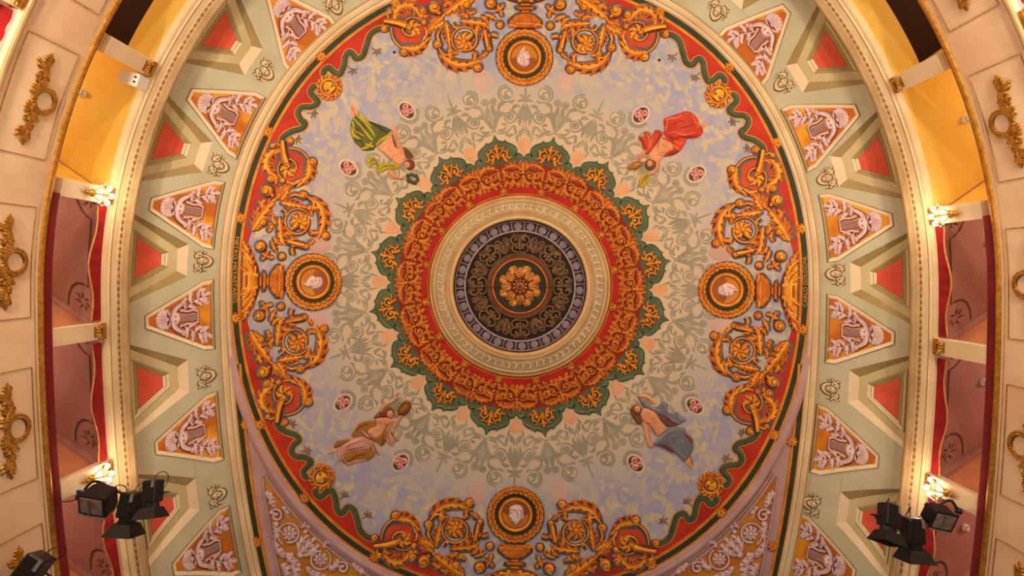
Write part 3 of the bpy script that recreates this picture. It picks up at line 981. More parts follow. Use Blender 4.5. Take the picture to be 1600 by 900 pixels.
def annulus(r0, r1, h0, h1, n=96):
    g = G()
    for r, h in ((r1, h0), (r1, h1), (r0, h1), (r0, h0)):
        for i in range(n): g.v.append((r * math.cos(2 * PI * i / n), r * math.sin(2 * PI * i / n), h))
    for q in range(3):
        for i in range(n): g.f.append((q * n + i, q * n + (i + 1) % n, (q + 1) * n + (i + 1) % n, (q + 1) * n + i)); g.m.append(0)
    return g
part('oxblood_ring', annulus(152, 192, .3, 1.6).mesh('oxblood_ring', M_REDDK, LF, False), star)
part('crimson_ring', annulus(142.2, 154, .3, 1.75).mesh('crimson_ring', M_REDIN, LF, False), star)
fl = G()
for sg in (-1, 1):
    fl.join(strip(spline([(0, -198), (sg * 3, -205), (sg * 8, -212), (sg * 14, -208), (sg * 14, -201), (sg * 9, -199), (sg * 6, -203), (sg * 9, -206)], 28), taper(28, 1.4, 2.6), 1.6, 1.7))
    fl.join(ball(sg * 9, -204, 2.6, 1.8, 1.7)); fl.join(leaf([(sg * 14, -201), (sg * 17, -197), (sg * 21, -199)], 2.82, 1.6, 2, 1.7))
    fl.join(leaf([(sg * 6, -199), (sg * 10, -195), (sg * 12, -191)], 3.86, 1.6, 2, 1.7)); fl.join(leaf([(sg * 8, -211.5), (sg * 9, -216), (sg * 12, -217)], 2.38, 1.4, 2, 1.7))
    fl.join(leaf([(0, -212), (sg * 3.4, -217), (sg * 6.2, -217)], 2.38, 1.6, 2, 1.7)); fl.join(leaf([(sg * 13, -206), (sg * 16, -209), (sg * 16.5, -213)], 2.68, 1.5, 2, 1.7))
fl.join(leaf([(0, -196), (0, -203), (0, -210)], 4.76, 2.0, 2, 1.7)); fl.join(leaf([(0, -210), (0, -217), (0, -224)], 4.76, 2.0, 2, 1.7)); fl.join(ball(0, -211, 2.2, 2, 1.8))
mfl = fl.mesh('fleuron', GOLD, lambda p: LF((p[0] * 1.02, -196.5 + (p[1] + 194) * .90, p[2])))
fr = G()
def fz(x, r):       # bend a straight design around the ring, x in pixels at radius 180
    a = x / 180.0; r = 153.5 + (r - 161) * 1.02; return (r * math.sin(a), -r * math.cos(a))
for sg in (-1, 1):
    def Z(*L): return [fz(sg * x, r) for x, r in L]
    fr.join(leaf(Z((1, 186), (9, 194), (20, 195), (33, 190)), 7.00, 2.0, 6, 1.7)); fr.join(leaf(Z((33, 190), (30, 182), (33, 173)), 5.88, 2, 3, 1.7))
    c = fz(sg * 11, 179); fr.join(strip(spiral(c[0], c[1], 7.4, 1.8, 200 if sg > 0 else -20, sg * 1.3, 20), taper(20, 1.7, 2.6), 2.0, 1.7)); fr.join(ball(c[0], c[1], 2.4, 2, 1.8))
    c = fz(sg * 24, 180); fr.join(strip(spiral(c[0], c[1], 6.6, 1.8, 20 if sg > 0 else 160, sg * -1.3, 20), taper(20, 1.7, 2.6), 2.0, 1.7)); fr.join(ball(c[0], c[1], 2.2, 2, 1.8))
    fr.join(leaf(Z((4, 172), (9, 167), (16, 168)), 5.32, 2.0, 3, 1.7)); fr.join(leaf(Z((14, 173), (20, 168), (28, 170)), 5.32, 2.0, 3, 1.7)); fr.join(leaf(Z((26, 173), (30, 168), (33, 163)), 4.20, 1.8, 2, 1.7))
    fr.join(leaf(Z((3, 178), (4, 170), (9, 161)), 4.20, 2.0, 2, 1.7)); fr.join(leaf(Z((18, 186), (17, 178), (18, 170)), 4.76, 2.0, 3, 1.7)); fr.join(leaf(Z((17, 170), (20, 164), (24, 161)), 3.64, 1.8, 2, 1.7))
    fr.join(leaf(Z((2, 190), (5, 197), (3, 203)), 3.08, 1.6, 2, 1.7))
fr.join(leaf([fz(0, 184), fz(0, 190), fz(0, 200)], 6.16, 2.2, 2, 1.7)); fr.join(leaf([fz(0, 182), fz(0, 172), fz(0, 161)], 6.44, 2.2, 3, 1.7)); fr.join(ball(*fz(0, 184), 3.4, 2.6, 1.8))
GOLDF = [mat('paint_frieze_gold', (240, 150, 26), (214, 118, 14), 7, .6), mat('paint_frieze_amber', (204, 106, 12), (176, 82, 8), 7, .6), mat('paint_frieze_brown', (128, 50, 8), (104, 36, 6), 7, .65)]
mfr = fr.mesh('scroll_frieze', GOLDF, LF)
sd_ = G()
for sg in (-1, 1):
    sd_.join(strip(spiral(sg * 3.2, -146.5, 3.4, 1.0, 90, sg * 1.2, 12), 1.1, 1.5, 2.0)); sd_.join(leaf([(0, -148), (sg * 2.6, -151), (sg * 5, -152)], 1.96, 1.2, 2, 2.0))
sd_.join(leaf([(0, -144), (0, -149), (0, -155)], 2.80, 1.6, 2, 2.0))
msd = sd_.mesh('small_fleuron', GOLD, LF)
for k in range(16):
    a = STAR_ROT + k * PI / 8
    part('fleuron', mfl, star, rotz=a); part('scroll_frieze', mfr, star, rotz=a + PI / 16); part('small_fleuron', msd, star, rotz=a)

part('gold_line', annulus(143.2, 144.4, 1.7, 2.1).mesh('gold_line', GOLDR[2], LF, False), star)
# ------------------------------------------------------------------ moulded plaster ring
def lathe(prof, n=96):
    g = G(); k = len(prof)
    for i in range(n):
        t = 2 * PI * i / n
        for q in prof: g.v.append((q[0] * math.cos(t), q[0] * math.sin(t), q[1]))
    for i in range(n):
        j = (i + 1) % n
        for c in range(k - 1):
            g.f.append((i * k + c, i * k + c + 1, j * k + c + 1, j * k + c)); g.m.append(prof[c][2] if len(prof[c]) > 2 else 0)
    return g
ring = empty('ring_moulding', CEN + Vector((0, 0, -2 * S)))
tag(ring, 'round cream plaster moulding with a carved leaf band around the grille', 'moulding')
RB = [mat('plaster_putty', (206, 178, 138), (186, 156, 116), 3, .7), M_CREAM, mat('plaster_umber', (150, 118, 80), (132, 102, 66), 3, .7)]
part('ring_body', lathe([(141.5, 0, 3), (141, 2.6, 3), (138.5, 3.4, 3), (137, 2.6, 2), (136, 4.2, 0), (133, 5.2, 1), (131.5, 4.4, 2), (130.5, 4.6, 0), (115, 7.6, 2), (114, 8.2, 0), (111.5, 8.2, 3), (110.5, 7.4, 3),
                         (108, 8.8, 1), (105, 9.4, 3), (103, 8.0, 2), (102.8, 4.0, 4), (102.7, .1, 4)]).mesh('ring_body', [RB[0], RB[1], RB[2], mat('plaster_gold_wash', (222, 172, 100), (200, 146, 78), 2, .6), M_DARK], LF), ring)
lb = G()
for k in range(72):
    a = 2 * PI * k / 72
    def R_(r, da): return (r * math.cos(a + da), r * math.sin(a + da))
    lb.join(leaf([R_(117, 0), R_(122, .05), R_(128.5, .055)], 3.2, 1.4, 2, 6.0 - 0.2))
    lb.join(leaf([R_(120, .03), R_(119, .06), R_(117.5, .10)], 2.0, 1.2, 2, 6.8))
o = part('leaf_band', lb.mesh('leaf_band', CREAMR, LF), ring); o['kind'] = 'stuff'

# ------------------------------------------------------------------ ring of lilac discs
dr = empty('disc_ring', CEN + Vector((0, 0, -2 * S)))
tag(dr, 'dark aubergine ring of thirty framed lilac discs around the bronze grille', 'border')
part('ring_ground', lathe([(102.5, .2), (102.5, .6), (84.6, .6), (84.6, .2)]).mesh('ring_ground', M_PURPLE, LF, False), dr)
part('edge_line', lathe([(101.6, .6), (101.4, 1.4), (100.2, 1.4), (100, .6)]).mesh('edge_line', M_LILAC, LF), dr)
part('edge_line', lathe([(87, .6), (86.6, 1.6), (85.0, 1.6), (84.6, .6)]).mesh('edge_line', M_LILAC, LF), dr)
md = G()
for r0, r1, h, m_ in ((5.6, 4.4, 1.2, 0), (4.4, 3.5, .8, 1), (3.5, 2.5, 1.4, 0), (2.5, 1.6, .9, 1), (1.6, .01, 1.8, 0)):
    k = 20; o_ = len(md.v)
    for rr, hh in ((r0, .6), (r0 - .15, h), (r1, h)):
        for i in range(k): md.v.append((rr * math.cos(2 * PI * i / k), rr * math.sin(2 * PI * i / k), hh))
    for q in range(2):
        for i in range(k):
            md.f.append((o_ + q * k + i, o_ + q * k + (i + 1) % k, o_ + (q + 1) * k + (i + 1) % k, o_ + (q + 1) * k + i)); md.m.append(m_)
mdm = md.mesh('disc', [M_LILAC, M_LILACD], LF, False)
msp = strip([(0, -87), (0, -100.4)], .5, .9, .5, FLAT, (0,)).mesh('divider', M_LILAC, LF, False)
for k in range(30):
    a = math.radians(4.1 + 12 * k)
    o = part('disc', mdm, dr); o.location = (93.3 * S * math.cos(a), 93.3 * S * math.sin(a), 0)
    part('divider', msp, dr, rotz=a + PI / 2 + math.radians(6))

# ------------------------------------------------------------------ bronze grille and gilded rosette
gr = empty('bronze_grille', CEN + Vector((0, 0, -2 * S)))
tag(gr, 'dark bronze acanthus grille inside the ring of lilac discs', 'grille')
part('dark_ground', disc(0, 0, 84.3, .7, n=64, h0=.1).mesh('dark_ground', M_DARK, LF, False), gr)
ca = G()
for sg in (-1, 1):
    ca.join(strip(spline([(0, -55), (sg * 8, -55), (sg * 12, -60), (sg * 9, -66), (sg * 4, -64), (sg * 6, -60)], 24), taper(24, 2.0, 3.0), 2.4, .8))
    ca.join(strip(spline([(sg * 3, -68), (sg * 10, -68), (sg * 14, -74), (sg * 10, -80), (sg * 5, -77), (sg * 8, -73)], 24), taper(24, 2.0, 3.0), 2.2, .8))
    ca.join(leaf([(sg * 12, -62), (sg * 17, -66), (sg * 18, -72)], 4.8, 2, 3, .8)); ca.join(leaf([(sg * 2, -72), (sg * 4, -79), (sg * 10, -84)], 4.8, 2, 3, .8))
ca.join(leaf([(0, -57), (0, -68), (0, -83)], 5.0, 2.4, 4, .8)); ca.join(ball(0, -60, 3, 2.4, .8))
mca = ca.mesh('cartouche', BRONZE, lambda p: LF((p[0] * 1.05, p[1] * .965, p[2])))
lf = G()
for dx in (-1, 0, 1):
    lf.join(leaf([(0, -56), (dx * 6, -66), (dx * 12, -78)], 6.4, 2.2, 4, .8))
for sg in (-1, 1): lf.join(strip(spiral(sg * 7, -77, 5, 1.4, 90, sg * 1.2, 16), 2.2, 2, .8))
mlf = lf.mesh('acanthus_leaf', BRONZE, lambda p: LF((p[0], p[1] * .965, p[2])))
for k in range(8):
    part('cartouche', mca, gr, rotz=k * PI / 4); part('acanthus_leaf', mlf, gr, rotz=k * PI / 4 + PI / 8)
part('inner_moulding', lathe([(52.5, .7, 0), (51, 3.2, 0), (48.5, 4.2, 0), (46.5, 2.6, 0), (45.5, 3.4, 1), (43, 2.2, 2), (42.4, 3.0, 2), (41.4, 3.0, 2), (41, 1.2, 2)]).mesh('inner_moulding', [mat('bronze_moulding', (112, 76, 44), (86, 56, 32), 4, .5), M_REDDK, GOLDR[2]], LF), gr)
part('green_disc', disc(0, 0, 41.4, 1.4, n=64).mesh('green_disc', mat('paint_forest', (44, 50, 34), (34, 40, 28), 3, .7), LF, False), gr)
sm = G()
sm.join(strip([(-84, 2), (-31, 2)], .45, .3, 4.3, FLAT, (0,))); sm.join(strip([(31, 2), (84, 2)], .45, .3, 4.3, FLAT, (0,)))
part('leaf_seam', sm.mesh('leaf_seam', M_DARK, LF, False), gr)
ro = empty('gilded_rosette', CEN + Vector((0, 0, -3.5 * S)))
tag(ro, 'gilded eight petalled rosette at the centre of the bronze grille', 'rosette')
RG = [mat('rosette_gold', (240, 176, 84), (220, 146, 56), 8, .5), mat('rosette_amber', (206, 126, 46), (184, 104, 34), 8, .5), mat('rosette_umber', (126, 62, 18), (104, 48, 14), 8, .5)]
pet = G()
pet.join(leaf([(0, -13), (0, -22), (0, -33.5)], 11, 3.6, 3, .2, peak=.5, saw=.25)); pet.join(ball(-4, -28, 2.2, 1.4, 2.0)); pet.join(ball(4, -28, 2.2, 1.4, 2.0))
mpet = pet.mesh('outer_petal', RG, LF)
pin = G()
for dx in (-3.4, 0, 3.4): pin.join(leaf([(0, -12), (dx, -18), (dx * 1.5, -25 + abs(dx) * .5)], 3.8, 3.4, 2, 3.0, saw=.2))
mpin = pin.mesh('inner_petal', RG, LF)
for k in range(8):
    part('outer_petal', mpet, ro, rotz=k * PI / 4 + PI / 8); part('inner_petal', mpin, ro, rotz=k * PI / 4)
part('collar', lathe([(14, 2.4, 2), (13.4, 6.4, 2), (12, 6.6, 2), (11.4, 4, 2)], 48).mesh('collar', RG, LF), ro)
part('boss', lathe([(12, 3.6, 2), (8, 4.4, 2), (5.6, 5.0, 1), (3.6, 7.0, 2), (1.6, 7.6, 2), (.01, 7.4, 2)], 32).mesh('boss', RG, LF), ro)
mb = ball(0, -9.2, 2.3, 2.6, 4.4).mesh('bead', RG, LF)
for k in range(10): part('bead', mb, ro, rotz=k * PI / 5)

# ================================================================== MEDALLIONS, URNS AND SCROLLWORK
def half_scroll():
    o = Orn(.9, 2.2, (0, 2.2))  # blue outline shifted outward as a painted drop shadow
    L, T, B = o.L, o.T, o.B
    # blue part: big volute with its flower
    T(spiral(93, 26, 22, 17.5, -60, .96, 40), 1.5, 2.2, name='volute', raw=True)
    for k in range(7):
        a = math.radians(-150 + k * 48)
        L([(94 + 3 * math.cos(a), 23 + 3 * math.sin(a)), (94 + 8 * math.cos(a), 23 + 8 * math.sin(a)), (94 + 15.5 * math.cos(a + .25), 23 + 15.5 * math.sin(a + .25))], 6.6, 3, name='petal')
    B(94, 23, 4.5); T([(82, 34), (86, 28), (91, 25)], 3.5, 4.6)
    L([(133, 10), (122, -7), (104, -15), (84, -13), (66, -5)], 9.6, 6); B(72, -18, 7)
    T([(133, 11), (124, 2), (114, 3)], 2.2, 3.0); B(115, 7, 5.6); B(135, 17, 7)
    T([(134, 22), (136, 30), (134, 38)], 3.2, 2.6)
    L([(102, 55), (84, 52), (66, 50), (56, 44)], 7.6, 5); L([(124, 54), (122, 40), (120, 28), (116, 12)], 7.4, 5)
    T([(113, 50), (108, 44), (104, 47)], 2.6, 2.0)
    L([(78, 98), (88, 93), (100, 86), (118, 72), (132, 60)], 11.5, 7); L([(92, 92), (104, 92), (116, 88)], 6, 3); B(141, 74, 10)
    T([(132, 64), (137, 68), (140, 72)], 3, 4)
    L([(80, 92), (86, 86), (96, 82)], 5.0, 3); B(91, 80, 6)
    L([(126, 54), (136, 48), (149, 40)], 8.5, 4); L([(130, 56), (140, 58), (148, 52)], 5, 3)
    B(54, 82, 8.6); B(39, 49, 6)
    T([(62, 40), (59, 28), (56, 14)], 4.2, 4.8, name='stem'); B(55, 12, 4.8); L([(60, 42), (66, 36), (67, 26)], 4, 3); L([(57, 8), (63, 3), (69, 0)], 4.4, 3)
    L([(44, 82), (41, 74), (36, 66)], 4.4, 2); T([(35, 77), (41, 73), (48, 70)], 2.4, 2.6); B(35, 79, 3.2); B(37, 65, 3.2)
    L([(64, 66), (54, 62), (43, 57)], 4.6, 3); T([(42, 31), (47, 33), (52, 33)], 3, 3.4); B(56, 32, 4)
    L([(70, 62), (62, 58), (58, 50)], 4, 2)
    # red part: end volute
    L([(206, 62), (192, 74), (176, 74), (161, 57)], 10.5, 6); L([(193, 12), (180, 8), (164, 11), (146, 30)], 9.5, 6)
    L([(198, 68), (204, 58), (200, 48)], 5, 3); L([(160, 20), (152, 34), (156, 46)], 5, 3); L([(118, -8), (112, 4), (102, 4)], 4.5, 3); L([(78, -10), (76, 2), (82, 8)], 4.5, 3); L([(72, 50), (76, 42), (74, 34)], 5, 3); L([(112, 80), (120, 84), (128, 78)], 6, 3); L([(88, 60), (96, 66), (106, 64)], 5, 3); L([(76, 72), (84, 68), (92, 70)], 4.4, 3)
    T([(208, 42), (206, 30), (201, 20), (192, 12)], 1.8, 2.2)
    T(spiral(177, 41, 20, 9, 150, -.8, 30), 1.4, 2.2, name='volute', raw=True)
    for k in range(5):
        a = math.radians(20 + k * 62)
        L([(175 + 2 * math.cos(a), 42 + 2 * math.sin(a)), (175 + 7 * math.cos(a), 42 + 7 * math.sin(a)), (175 + 14 * math.cos(a + .3), 42 + 14 * math.sin(a + .3))], 6.6, 3, name='petal')
    T([(219, 52), (206, 51), (194, 49), (184, 46)], 4.2, 7.5, name='trumpet', h=6); B(183, 46, 4.2)
    T([(212, 54), (215, 62), (212, 67)], 2, 2.4); B(211, 67, 4.6); B(219, 40, 6); B(187, 4, 7); B(159, 69, 6.4); B(157, 51, 4.8)
    L([(127, 62), (140, 52), (156, 33)], 7.0, 4); L([(150, 62), (160, 62), (168, 70)], 4, 3)
    return o

proto = empty('acanthus_scrollwork', (0, 0, 0))
hs_ = half_scroll()
red_g = prism(ellipse(177, 42, 31, 31, n=40), .64, .3)
o = part('red_ground', red_g.mesh('red_ground', mat('paint_red_orange', (222, 78, 26), (200, 52, 18), 1.5, .7), LF, False), proto)
hs_.build(proto, GOLD, M_SHADOW_BLUE)
tag(proto, 'x', 'scrollwork', 'gold scrollwork beside the roundels')
GROUPS = [('the green and red robed muses', 0, -1), ('the pink and slate robed muses', 0, 1), ('the green and pink robed muses', -1, 0), ('the red and slate robed muses', 1, 0)]
def place(dx, dy, r_add=0.0):
    rz = {(0, -1): PI, (0, 1): 0.0, (-1, 0): PI / 2, (1, 0): -PI / 2}[(dx, dy)] + ROT
    return atr(dx * (BX + r_add), dy * (BY + r_add)), rz
MUSE = {(-1, -1): 'green', (1, -1): 'red', (-1, 1): 'pink', (1, 1): 'slate'}
first = True
for txt, dx, dy in GROUPS:
    loc, rz = place(dx, dy)
    for sg in (-1, 1):
        r_ = proto if first else clone(proto)
        first = False
        r_.location = loc; r_.rotation_euler = (0, 0, rz); r_.scale = (sg, 1, 1)
        # which way the half reaches
        vx, vy = math.cos(rz) * sg, math.sin(rz) * sg
        if dx == 0: key = (1 if vx > 0 else -1, dy)
        else: key = (dx, 1 if vy > 0 else -1)
        r_['label'] = 'gold acanthus scrollwork between %s, on the %s side' % (txt, MUSE[key])

# roundels
HEADS = {
 (0, -1): (408, 485, 10.0, [[(410, 385), (470, 395), (490, 410), (490, 450), (508, 480), (490, 500), (490, 560), (470, 600), (430, 625), (380, 625), (320, 590), (290, 530), (300, 460), (340, 430)],
                            [(318, 425), (350, 370), (415, 310), (427, 345), (400, 405), (340, 437)]],
           [[(330, 470), (360, 520), (350, 570)], [(375, 450), (400, 520), (390, 590)], [(440, 525), (490, 525)], [(420, 560), (440, 590)], [(440, 440), (480, 435)]]),
 (0, 1): (515, 485, 9.0, [[(430, 390), (480, 355), (545, 345), (600, 370), (625, 420), (628, 520), (620, 580), (600, 540), (590, 560), (540, 620), (500, 632), (490, 600), (450, 575), (440, 540), (430, 520), (415, 490), (428, 470)]],
          [[(440, 410), (500, 410), (540, 440), (555, 520)], [(575, 400), (600, 440), (590, 500)], [(440, 450), (470, 452)], [(440, 530), (465, 530)]]),
 (-1, 0): (1020, 548, 8.41, [[(870, 535), (920, 560), (940, 510), (1000, 465), (1060, 480), (1120, 485), (1140, 530), (1125, 600), (1050, 640), (990, 630), (985, 600), (960, 620), (900, 590)]],
           [[(1060, 490), (1050, 540), (1080, 520)], [(1110, 500), (1100, 560), (1060, 590)], [(1000, 520), (1020, 560)], [(1000, 600), (1040, 600)]]),
 (1, 0): (397, 430, 8.18, [[(285, 460), (300, 390), (345, 365), (400, 335), (440, 350), (480, 360), (545, 440), (530, 460), (495, 450), (470, 500), (410, 520), (370, 510), (310, 490)]],
          [[(330, 380), (350, 420), (320, 450)], [(390, 380), (450, 400), (500, 420)], [(360, 440), (370, 500)], [(420, 450), (430, 510)]]),
}
HLAB = {(0, -1): 'bearded head in a feathered cap', (0, 1): 'hooded profile head looking sideways', (-1, 0): 'curly profile head with a collar', (1, 0): 'wigged profile head'}
wr = G()
for k in range(26):
    a = 2 * PI * k / 26
    for r0, dr_, da in ((35.6, -1.6, 0), (38.6, .4, .12), (40.4, 1.6, 0)):
        def Rr(r, d): return (r * math.cos(a + da + d), r * math.sin(a + da + d))
        wr.join(leaf([Rr(r0, 0), Rr(r0 + dr_ * .6, .13), Rr(r0 + dr_, .27)], 3.2, 2.4, 2, 2.0, saw=.2))
wr.join(lathe([(43.8, 1.0, 2), (42.5, 2.4, 1), (38.5, 3.0, 2), (34.5, 2.2, 1), (33.2, 1.2, 2)], 64))
mwr = wr.mesh('wreath', GOLD, LF)
mgr = lathe([(34, 1.0), (33.6, 1.5), (27, 1.5), (26.6, 1.2)], 64).mesh('green_ring', M_GREEND, LF)
mrim = lathe([(27.6, 1.2, 2), (27, 2.8, 1), (25, 3.4, 0), (23, 2.8, 1), (21.8, 1.6, 2)], 64).mesh('gold_rim', GOLD, LF)
mbowl = lathe([(22.4, 1.7, 1), (20, 1.3, 0), (12, .9, 0), (.01, .85, 0)], 48).mesh('bowl', [mat('paint_bowl_gold', (226, 146, 26), (200, 118, 16), 2, .5), mat('paint_bowl_brown', (160, 88, 16), (140, 72, 14), 2, .5)], LF)
hol = [(20.5 * math.cos(math.radians(a)), -20.5 * math.sin(math.radians(a))) for a in range(8, 173, 8)] + [(-14, 1), (-7, -1), (0, -2), (7, -1), (14, 1)]
mhol = prism(hol, 1.32, 1.0).mesh('painted_bowl_shade', mat('paint_bowl_shade', (168, 92, 20), (146, 74, 14), 2, .6), LF, False)  # brown half painted in as the shading of the bowl
mct = disc(0, 1.6, 45.5, .8, n=48).mesh('painted_shadow_contour', M_SHADOW_BLUE, LF, False)  # disc shifted outward as the painted shadow of the roundel
for txt, dx, dy in GROUPS:
    loc, rz = place(dx, dy)
    r_ = empty('roundel', loc, 0)
    part('painted_shadow_contour', mct, r_, rotz=rz); part('wreath', mwr, r_); part('green_ring', mgr, r_); part('gold_rim', mrim, r_); part('bowl', mbowl, r_)
    part('painted_bowl_shade', mhol, r_, rotz=rz)
    cx, cy, sc, polys, lines = HEADS[(dx, dy)]
    hd = G()
    for i, pl in enumerate(polys):
        P = spline([((x - cx) / sc, (y - cy) / sc) for x, y in pl], len(pl) * 3, True)
        hd.join(puff(P, 3.0, 5, 1.4 + i * .2, 1.4, m=0, edge_m=1))
    for ln in lines:
        hd.join(strip(spline([((x - cx) / sc, (y - cy) / sc) for x, y in ln], 10), .55, .5, 4.2, ms=(2, 2, 2, 2)))
    part('marble_head', hd.mesh('marble_head', MAUVE, LF), r_)['label'] = 'pale pink marble ' + HLAB[(dx, dy)]
    tag(r_, 'gold wreathed roundel with pale marble %s' % HLAB[(dx, dy)], 'roundel')

# urns between roundel and border
u = Orn()
bo = [(0, 45), (14, 44), (22, 47), (28, 52), (26, 58), (20, 63), (15, 67), (7, 70)]
bo = bo[1:] + [(-p, q) for p, q in reversed(bo[1:])]
br = puff(bo, 3.4, 5, .9, 2.4, m=1, edge_m=2)
br.join(strip([(-14, 51), (14, 51)], 2.6, 2.2, 2.6)); br.join(strip([(-12, 62), (12, 62)], 1.6, 1.6, 2.6))
for k in range(6): br.join(ball(-7.5 + 3 * k, 58, 1.2, 1.2, 3.6, n=8))
for sg in (-1, 1):
    br.join(leaf([(sg * 12, 47), (sg * 20, 50), (sg * 27, 49)], 5.5, 2.4, 3, 2.6)); br.join(strip(spiral(sg * 15, 60, 4, 1, 90, sg * 1.1, 14), 1.4, 1.8, 2.8))
u.items.append(('bracket', br)); u._c(prism([(p * 1.04, q + 1.5) for p, q in bo], .8, .66))
fo = ellipse(0, 76.5, 17.5, 4.4, n=24)
fg = puff(fo, 3, 4, .9, 2.0, m=1, edge_m=2); fg.join(strip([(-6, 71), (6, 71)], 2.4, 2.4, 1)); fg.join(strip([(-7, 82), (7, 82)], 2.4, 2.4, 1))
for k in range(9): fg.join(ball(-12 + 3 * k, 74.5, 1.1, 1.0, 3.2, n=8))
u.items.append(('flange', fg)); u._c(prism(ellipse(0, 78, 19, 5.5, n=24), .8, .66))
bw = [(0, 83), (12, 84), (24, 87), (34, 92), (44, 97), (54, 101), (62, 104), (56, 108), (40, 112), (20, 112), (0, 112)]
bw = bw + [(-p, q) for p, q in reversed(bw[1:-1])]
bg = puff(bw, 4.0, 9, .9, 3.0, m=0, edge_m=2)
for k in range(9):
    x = (k - 4) * 2.6; bg.join(strip([(x * .5, 85), (x, 98)], .5, .8, 4.4, ms=(2, 1, 1, 2)))
bg.join(strip([(-9, 105), (9, 105)], 4.0, 3.0, 4.0, ms=(2, 1, 0, 2)))
for sg in (-1, 1): bg.join(ball(sg * 13, 88, 1.8, .5, 4.0, ms=(2, 2, 2)))
u.items.append(('bowl', bg))
u._c(prism([(p * 1.03, q + .6) for p, q in bw], .8, .66))
for sg in (-1, 1):
    for pts_, wd, lb_ in (([(10, 92), (24, 98), (34, 110)], 7.5, 4), ([(22, 92), (38, 100), (50, 112)], 8, 4), ([(36, 98), (50, 104), (62, 111)], 7, 4), ([(12, 100), (18, 106), (22, 114)], 6, 3)):
        u.items.append(('acanthus_leaf', leaf([(sg * p, q) for p, q in pts_], wd, 2.6, lb_, 3.4 if pts_[0][0] < 30 else 1.8)))
up = empty('urn', (0, 0, 0)); u.build(up, GOLD, M_SHADOW_BLUE); tag(up, 'x', 'urn', 'gold urns outside the roundels')
for i, (txt, dx, dy) in enumerate(GROUPS):
    r_ = up if i == 0 else clone(up)
    loc, rz = place(dx, dy)
    r_.location = loc; r_.rotation_euler = (0, 0, rz)
    r_['label'] = 'gold leafy urn by the roundel with %s' % HLAB[(dx, dy)]

# wavy ribbons, corner masks, sprigs
def ribbon_mesh(P):
    Q = spline(P, 70)
    return (strip(Q, 6.2, .5, .55, FLAT, (0,)).mesh('gold_edge', GOLDR[2], LF, False),
            strip(Q, 4.6, 1.6, .95, ROUND, (0, 0, 1, 0)).mesh('green_ribbon', [mat('paint_ribbon_green', (62, 86, 62), (50, 72, 52), 3, .7), mat('paint_ribbon_pale', (84, 108, 80), (66, 90, 66), 3, .7)], LF))
RM = {'t': ribbon_mesh(RIB_T), 'l': ribbon_mesh(RIB_L)}
for (sx, sy), mu in MUSE.items():
    for key, nm in (('t', 'along the short curved side'), ('l', 'beside the long side')):
        r_ = empty('wavy_ribbon', CEN, ROT, (-sx, -sy, 1))
        part('gold_edge', RM[key][0], r_); part('green_ribbon', RM[key][1], r_)
        other = {('t', -1): 'bearded', ('t', 1): 'hooded', ('l', -1): 'curly', ('l', 1): 'wigged'}[(key, sy if key == 't' else sx)]
        tag(r_, 'wavy green ribbon beside the %s robed muse towards the %s head roundel' % (mu, other), 'ribbon', 'wavy green ribbons')
mk = G()
for k in range(16):
    a = 2 * PI * k / 16
    mk.join(leaf([(13 * math.cos(a), 13 * math.sin(a)), (17 * math.cos(a + .12), 17 * math.sin(a + .12)), (20.5 * math.cos(a + .3), 20.5 * math.sin(a + .3))], 4.2, 2.4, 2, 1.6))
    if k % 2: mk.join(ball(16 * math.cos(a), 16 * math.sin(a), 1.3, .8, 3.6, n=8, ms=(2, 2, 2)))
mk.join(lathe([(19, .9, 2), (16, 2.6, 1), (13, 3.4, 0), (11.5, 2.4, 2), (10.8, 1.2, 2)], 40))
mmk = mk.mesh('leaf_rim', GOLD, LF)
mfa = puff(ellipse(0, 0, 9.4, 11), 5.0, 9, 1.2, 1.6, m=0, edge_m=2)
for sg in (-1, 1):
    mfa.join(strip(spline([(sg * 1.5, -2.6), (sg * 4, -4), (sg * 6.5, -2.4)], 8), 1.0, .7, 5.4, ms=(2, 2, 2, 2))); mfa.join(ball(sg * 4, -1.4, 1.5, .5, 5.3, n=8, ms=(2, 2, 1)))
    mfa.join(leaf([(sg * 1, -9), (sg * 6, -8), (sg * 9, -2)], 2.6, 1.8, 3, 3.8))
mfa.join(strip([(0, -3), (0, 3.4)], 1.5, 1.8, 5.2, ms=(1, 0, 0, 2))); mfa.join(strip([(-3, 5.8), (3, 5.8)], 1.0, .7, 4.8, ms=(2, 2, 2, 2)))
mfm = mfa.mesh('face', GOLD, LF)
for (sx, sy), mu in MUSE.items():
    r_ = empty('mask_medallion', atr(sx * 303.5, sy * 304), 0)
    part('leaf_rim', mmk, r_)
    part('face', mfm, r_, rotz=math.atan2(sy, sx) - PI / 2 if sy > 0 else math.atan2(-sy, -sx) - PI / 2 + PI)
    tag(r_, 'round gold lion faced mask with leafy rim on the border by the %s robed muse' % mu, 'medallion')
SPR = [mat('paint_taupe', (150, 122, 96), (128, 104, 96), 6, .8), mat('paint_taupe_mid', (170, 130, 84), (140, 108, 90), 6, .8), mat('paint_taupe_dark', (96, 82, 84), (84, 74, 80), 6, .8)]
sp_ = G()
for a, l_ in ((-70, 12), (-25, 13), (20, 12), (65, 10)):
    r = math.radians(a); sp_.join(leaf([(0, 0), (l_ * .5 * math.cos(r) + 1, l_ * .5 * math.sin(r)), (l_ * math.cos(r), l_ * math.sin(r) + 2)], 2.6, 1.0, 2, .7))
sp_.join(strip(spline([(-8, 6), (-2, 3), (0, 0)], 8), 1.0, 1.0, .7))
msp_ = sp_.mesh('sprig', SPR, LF)
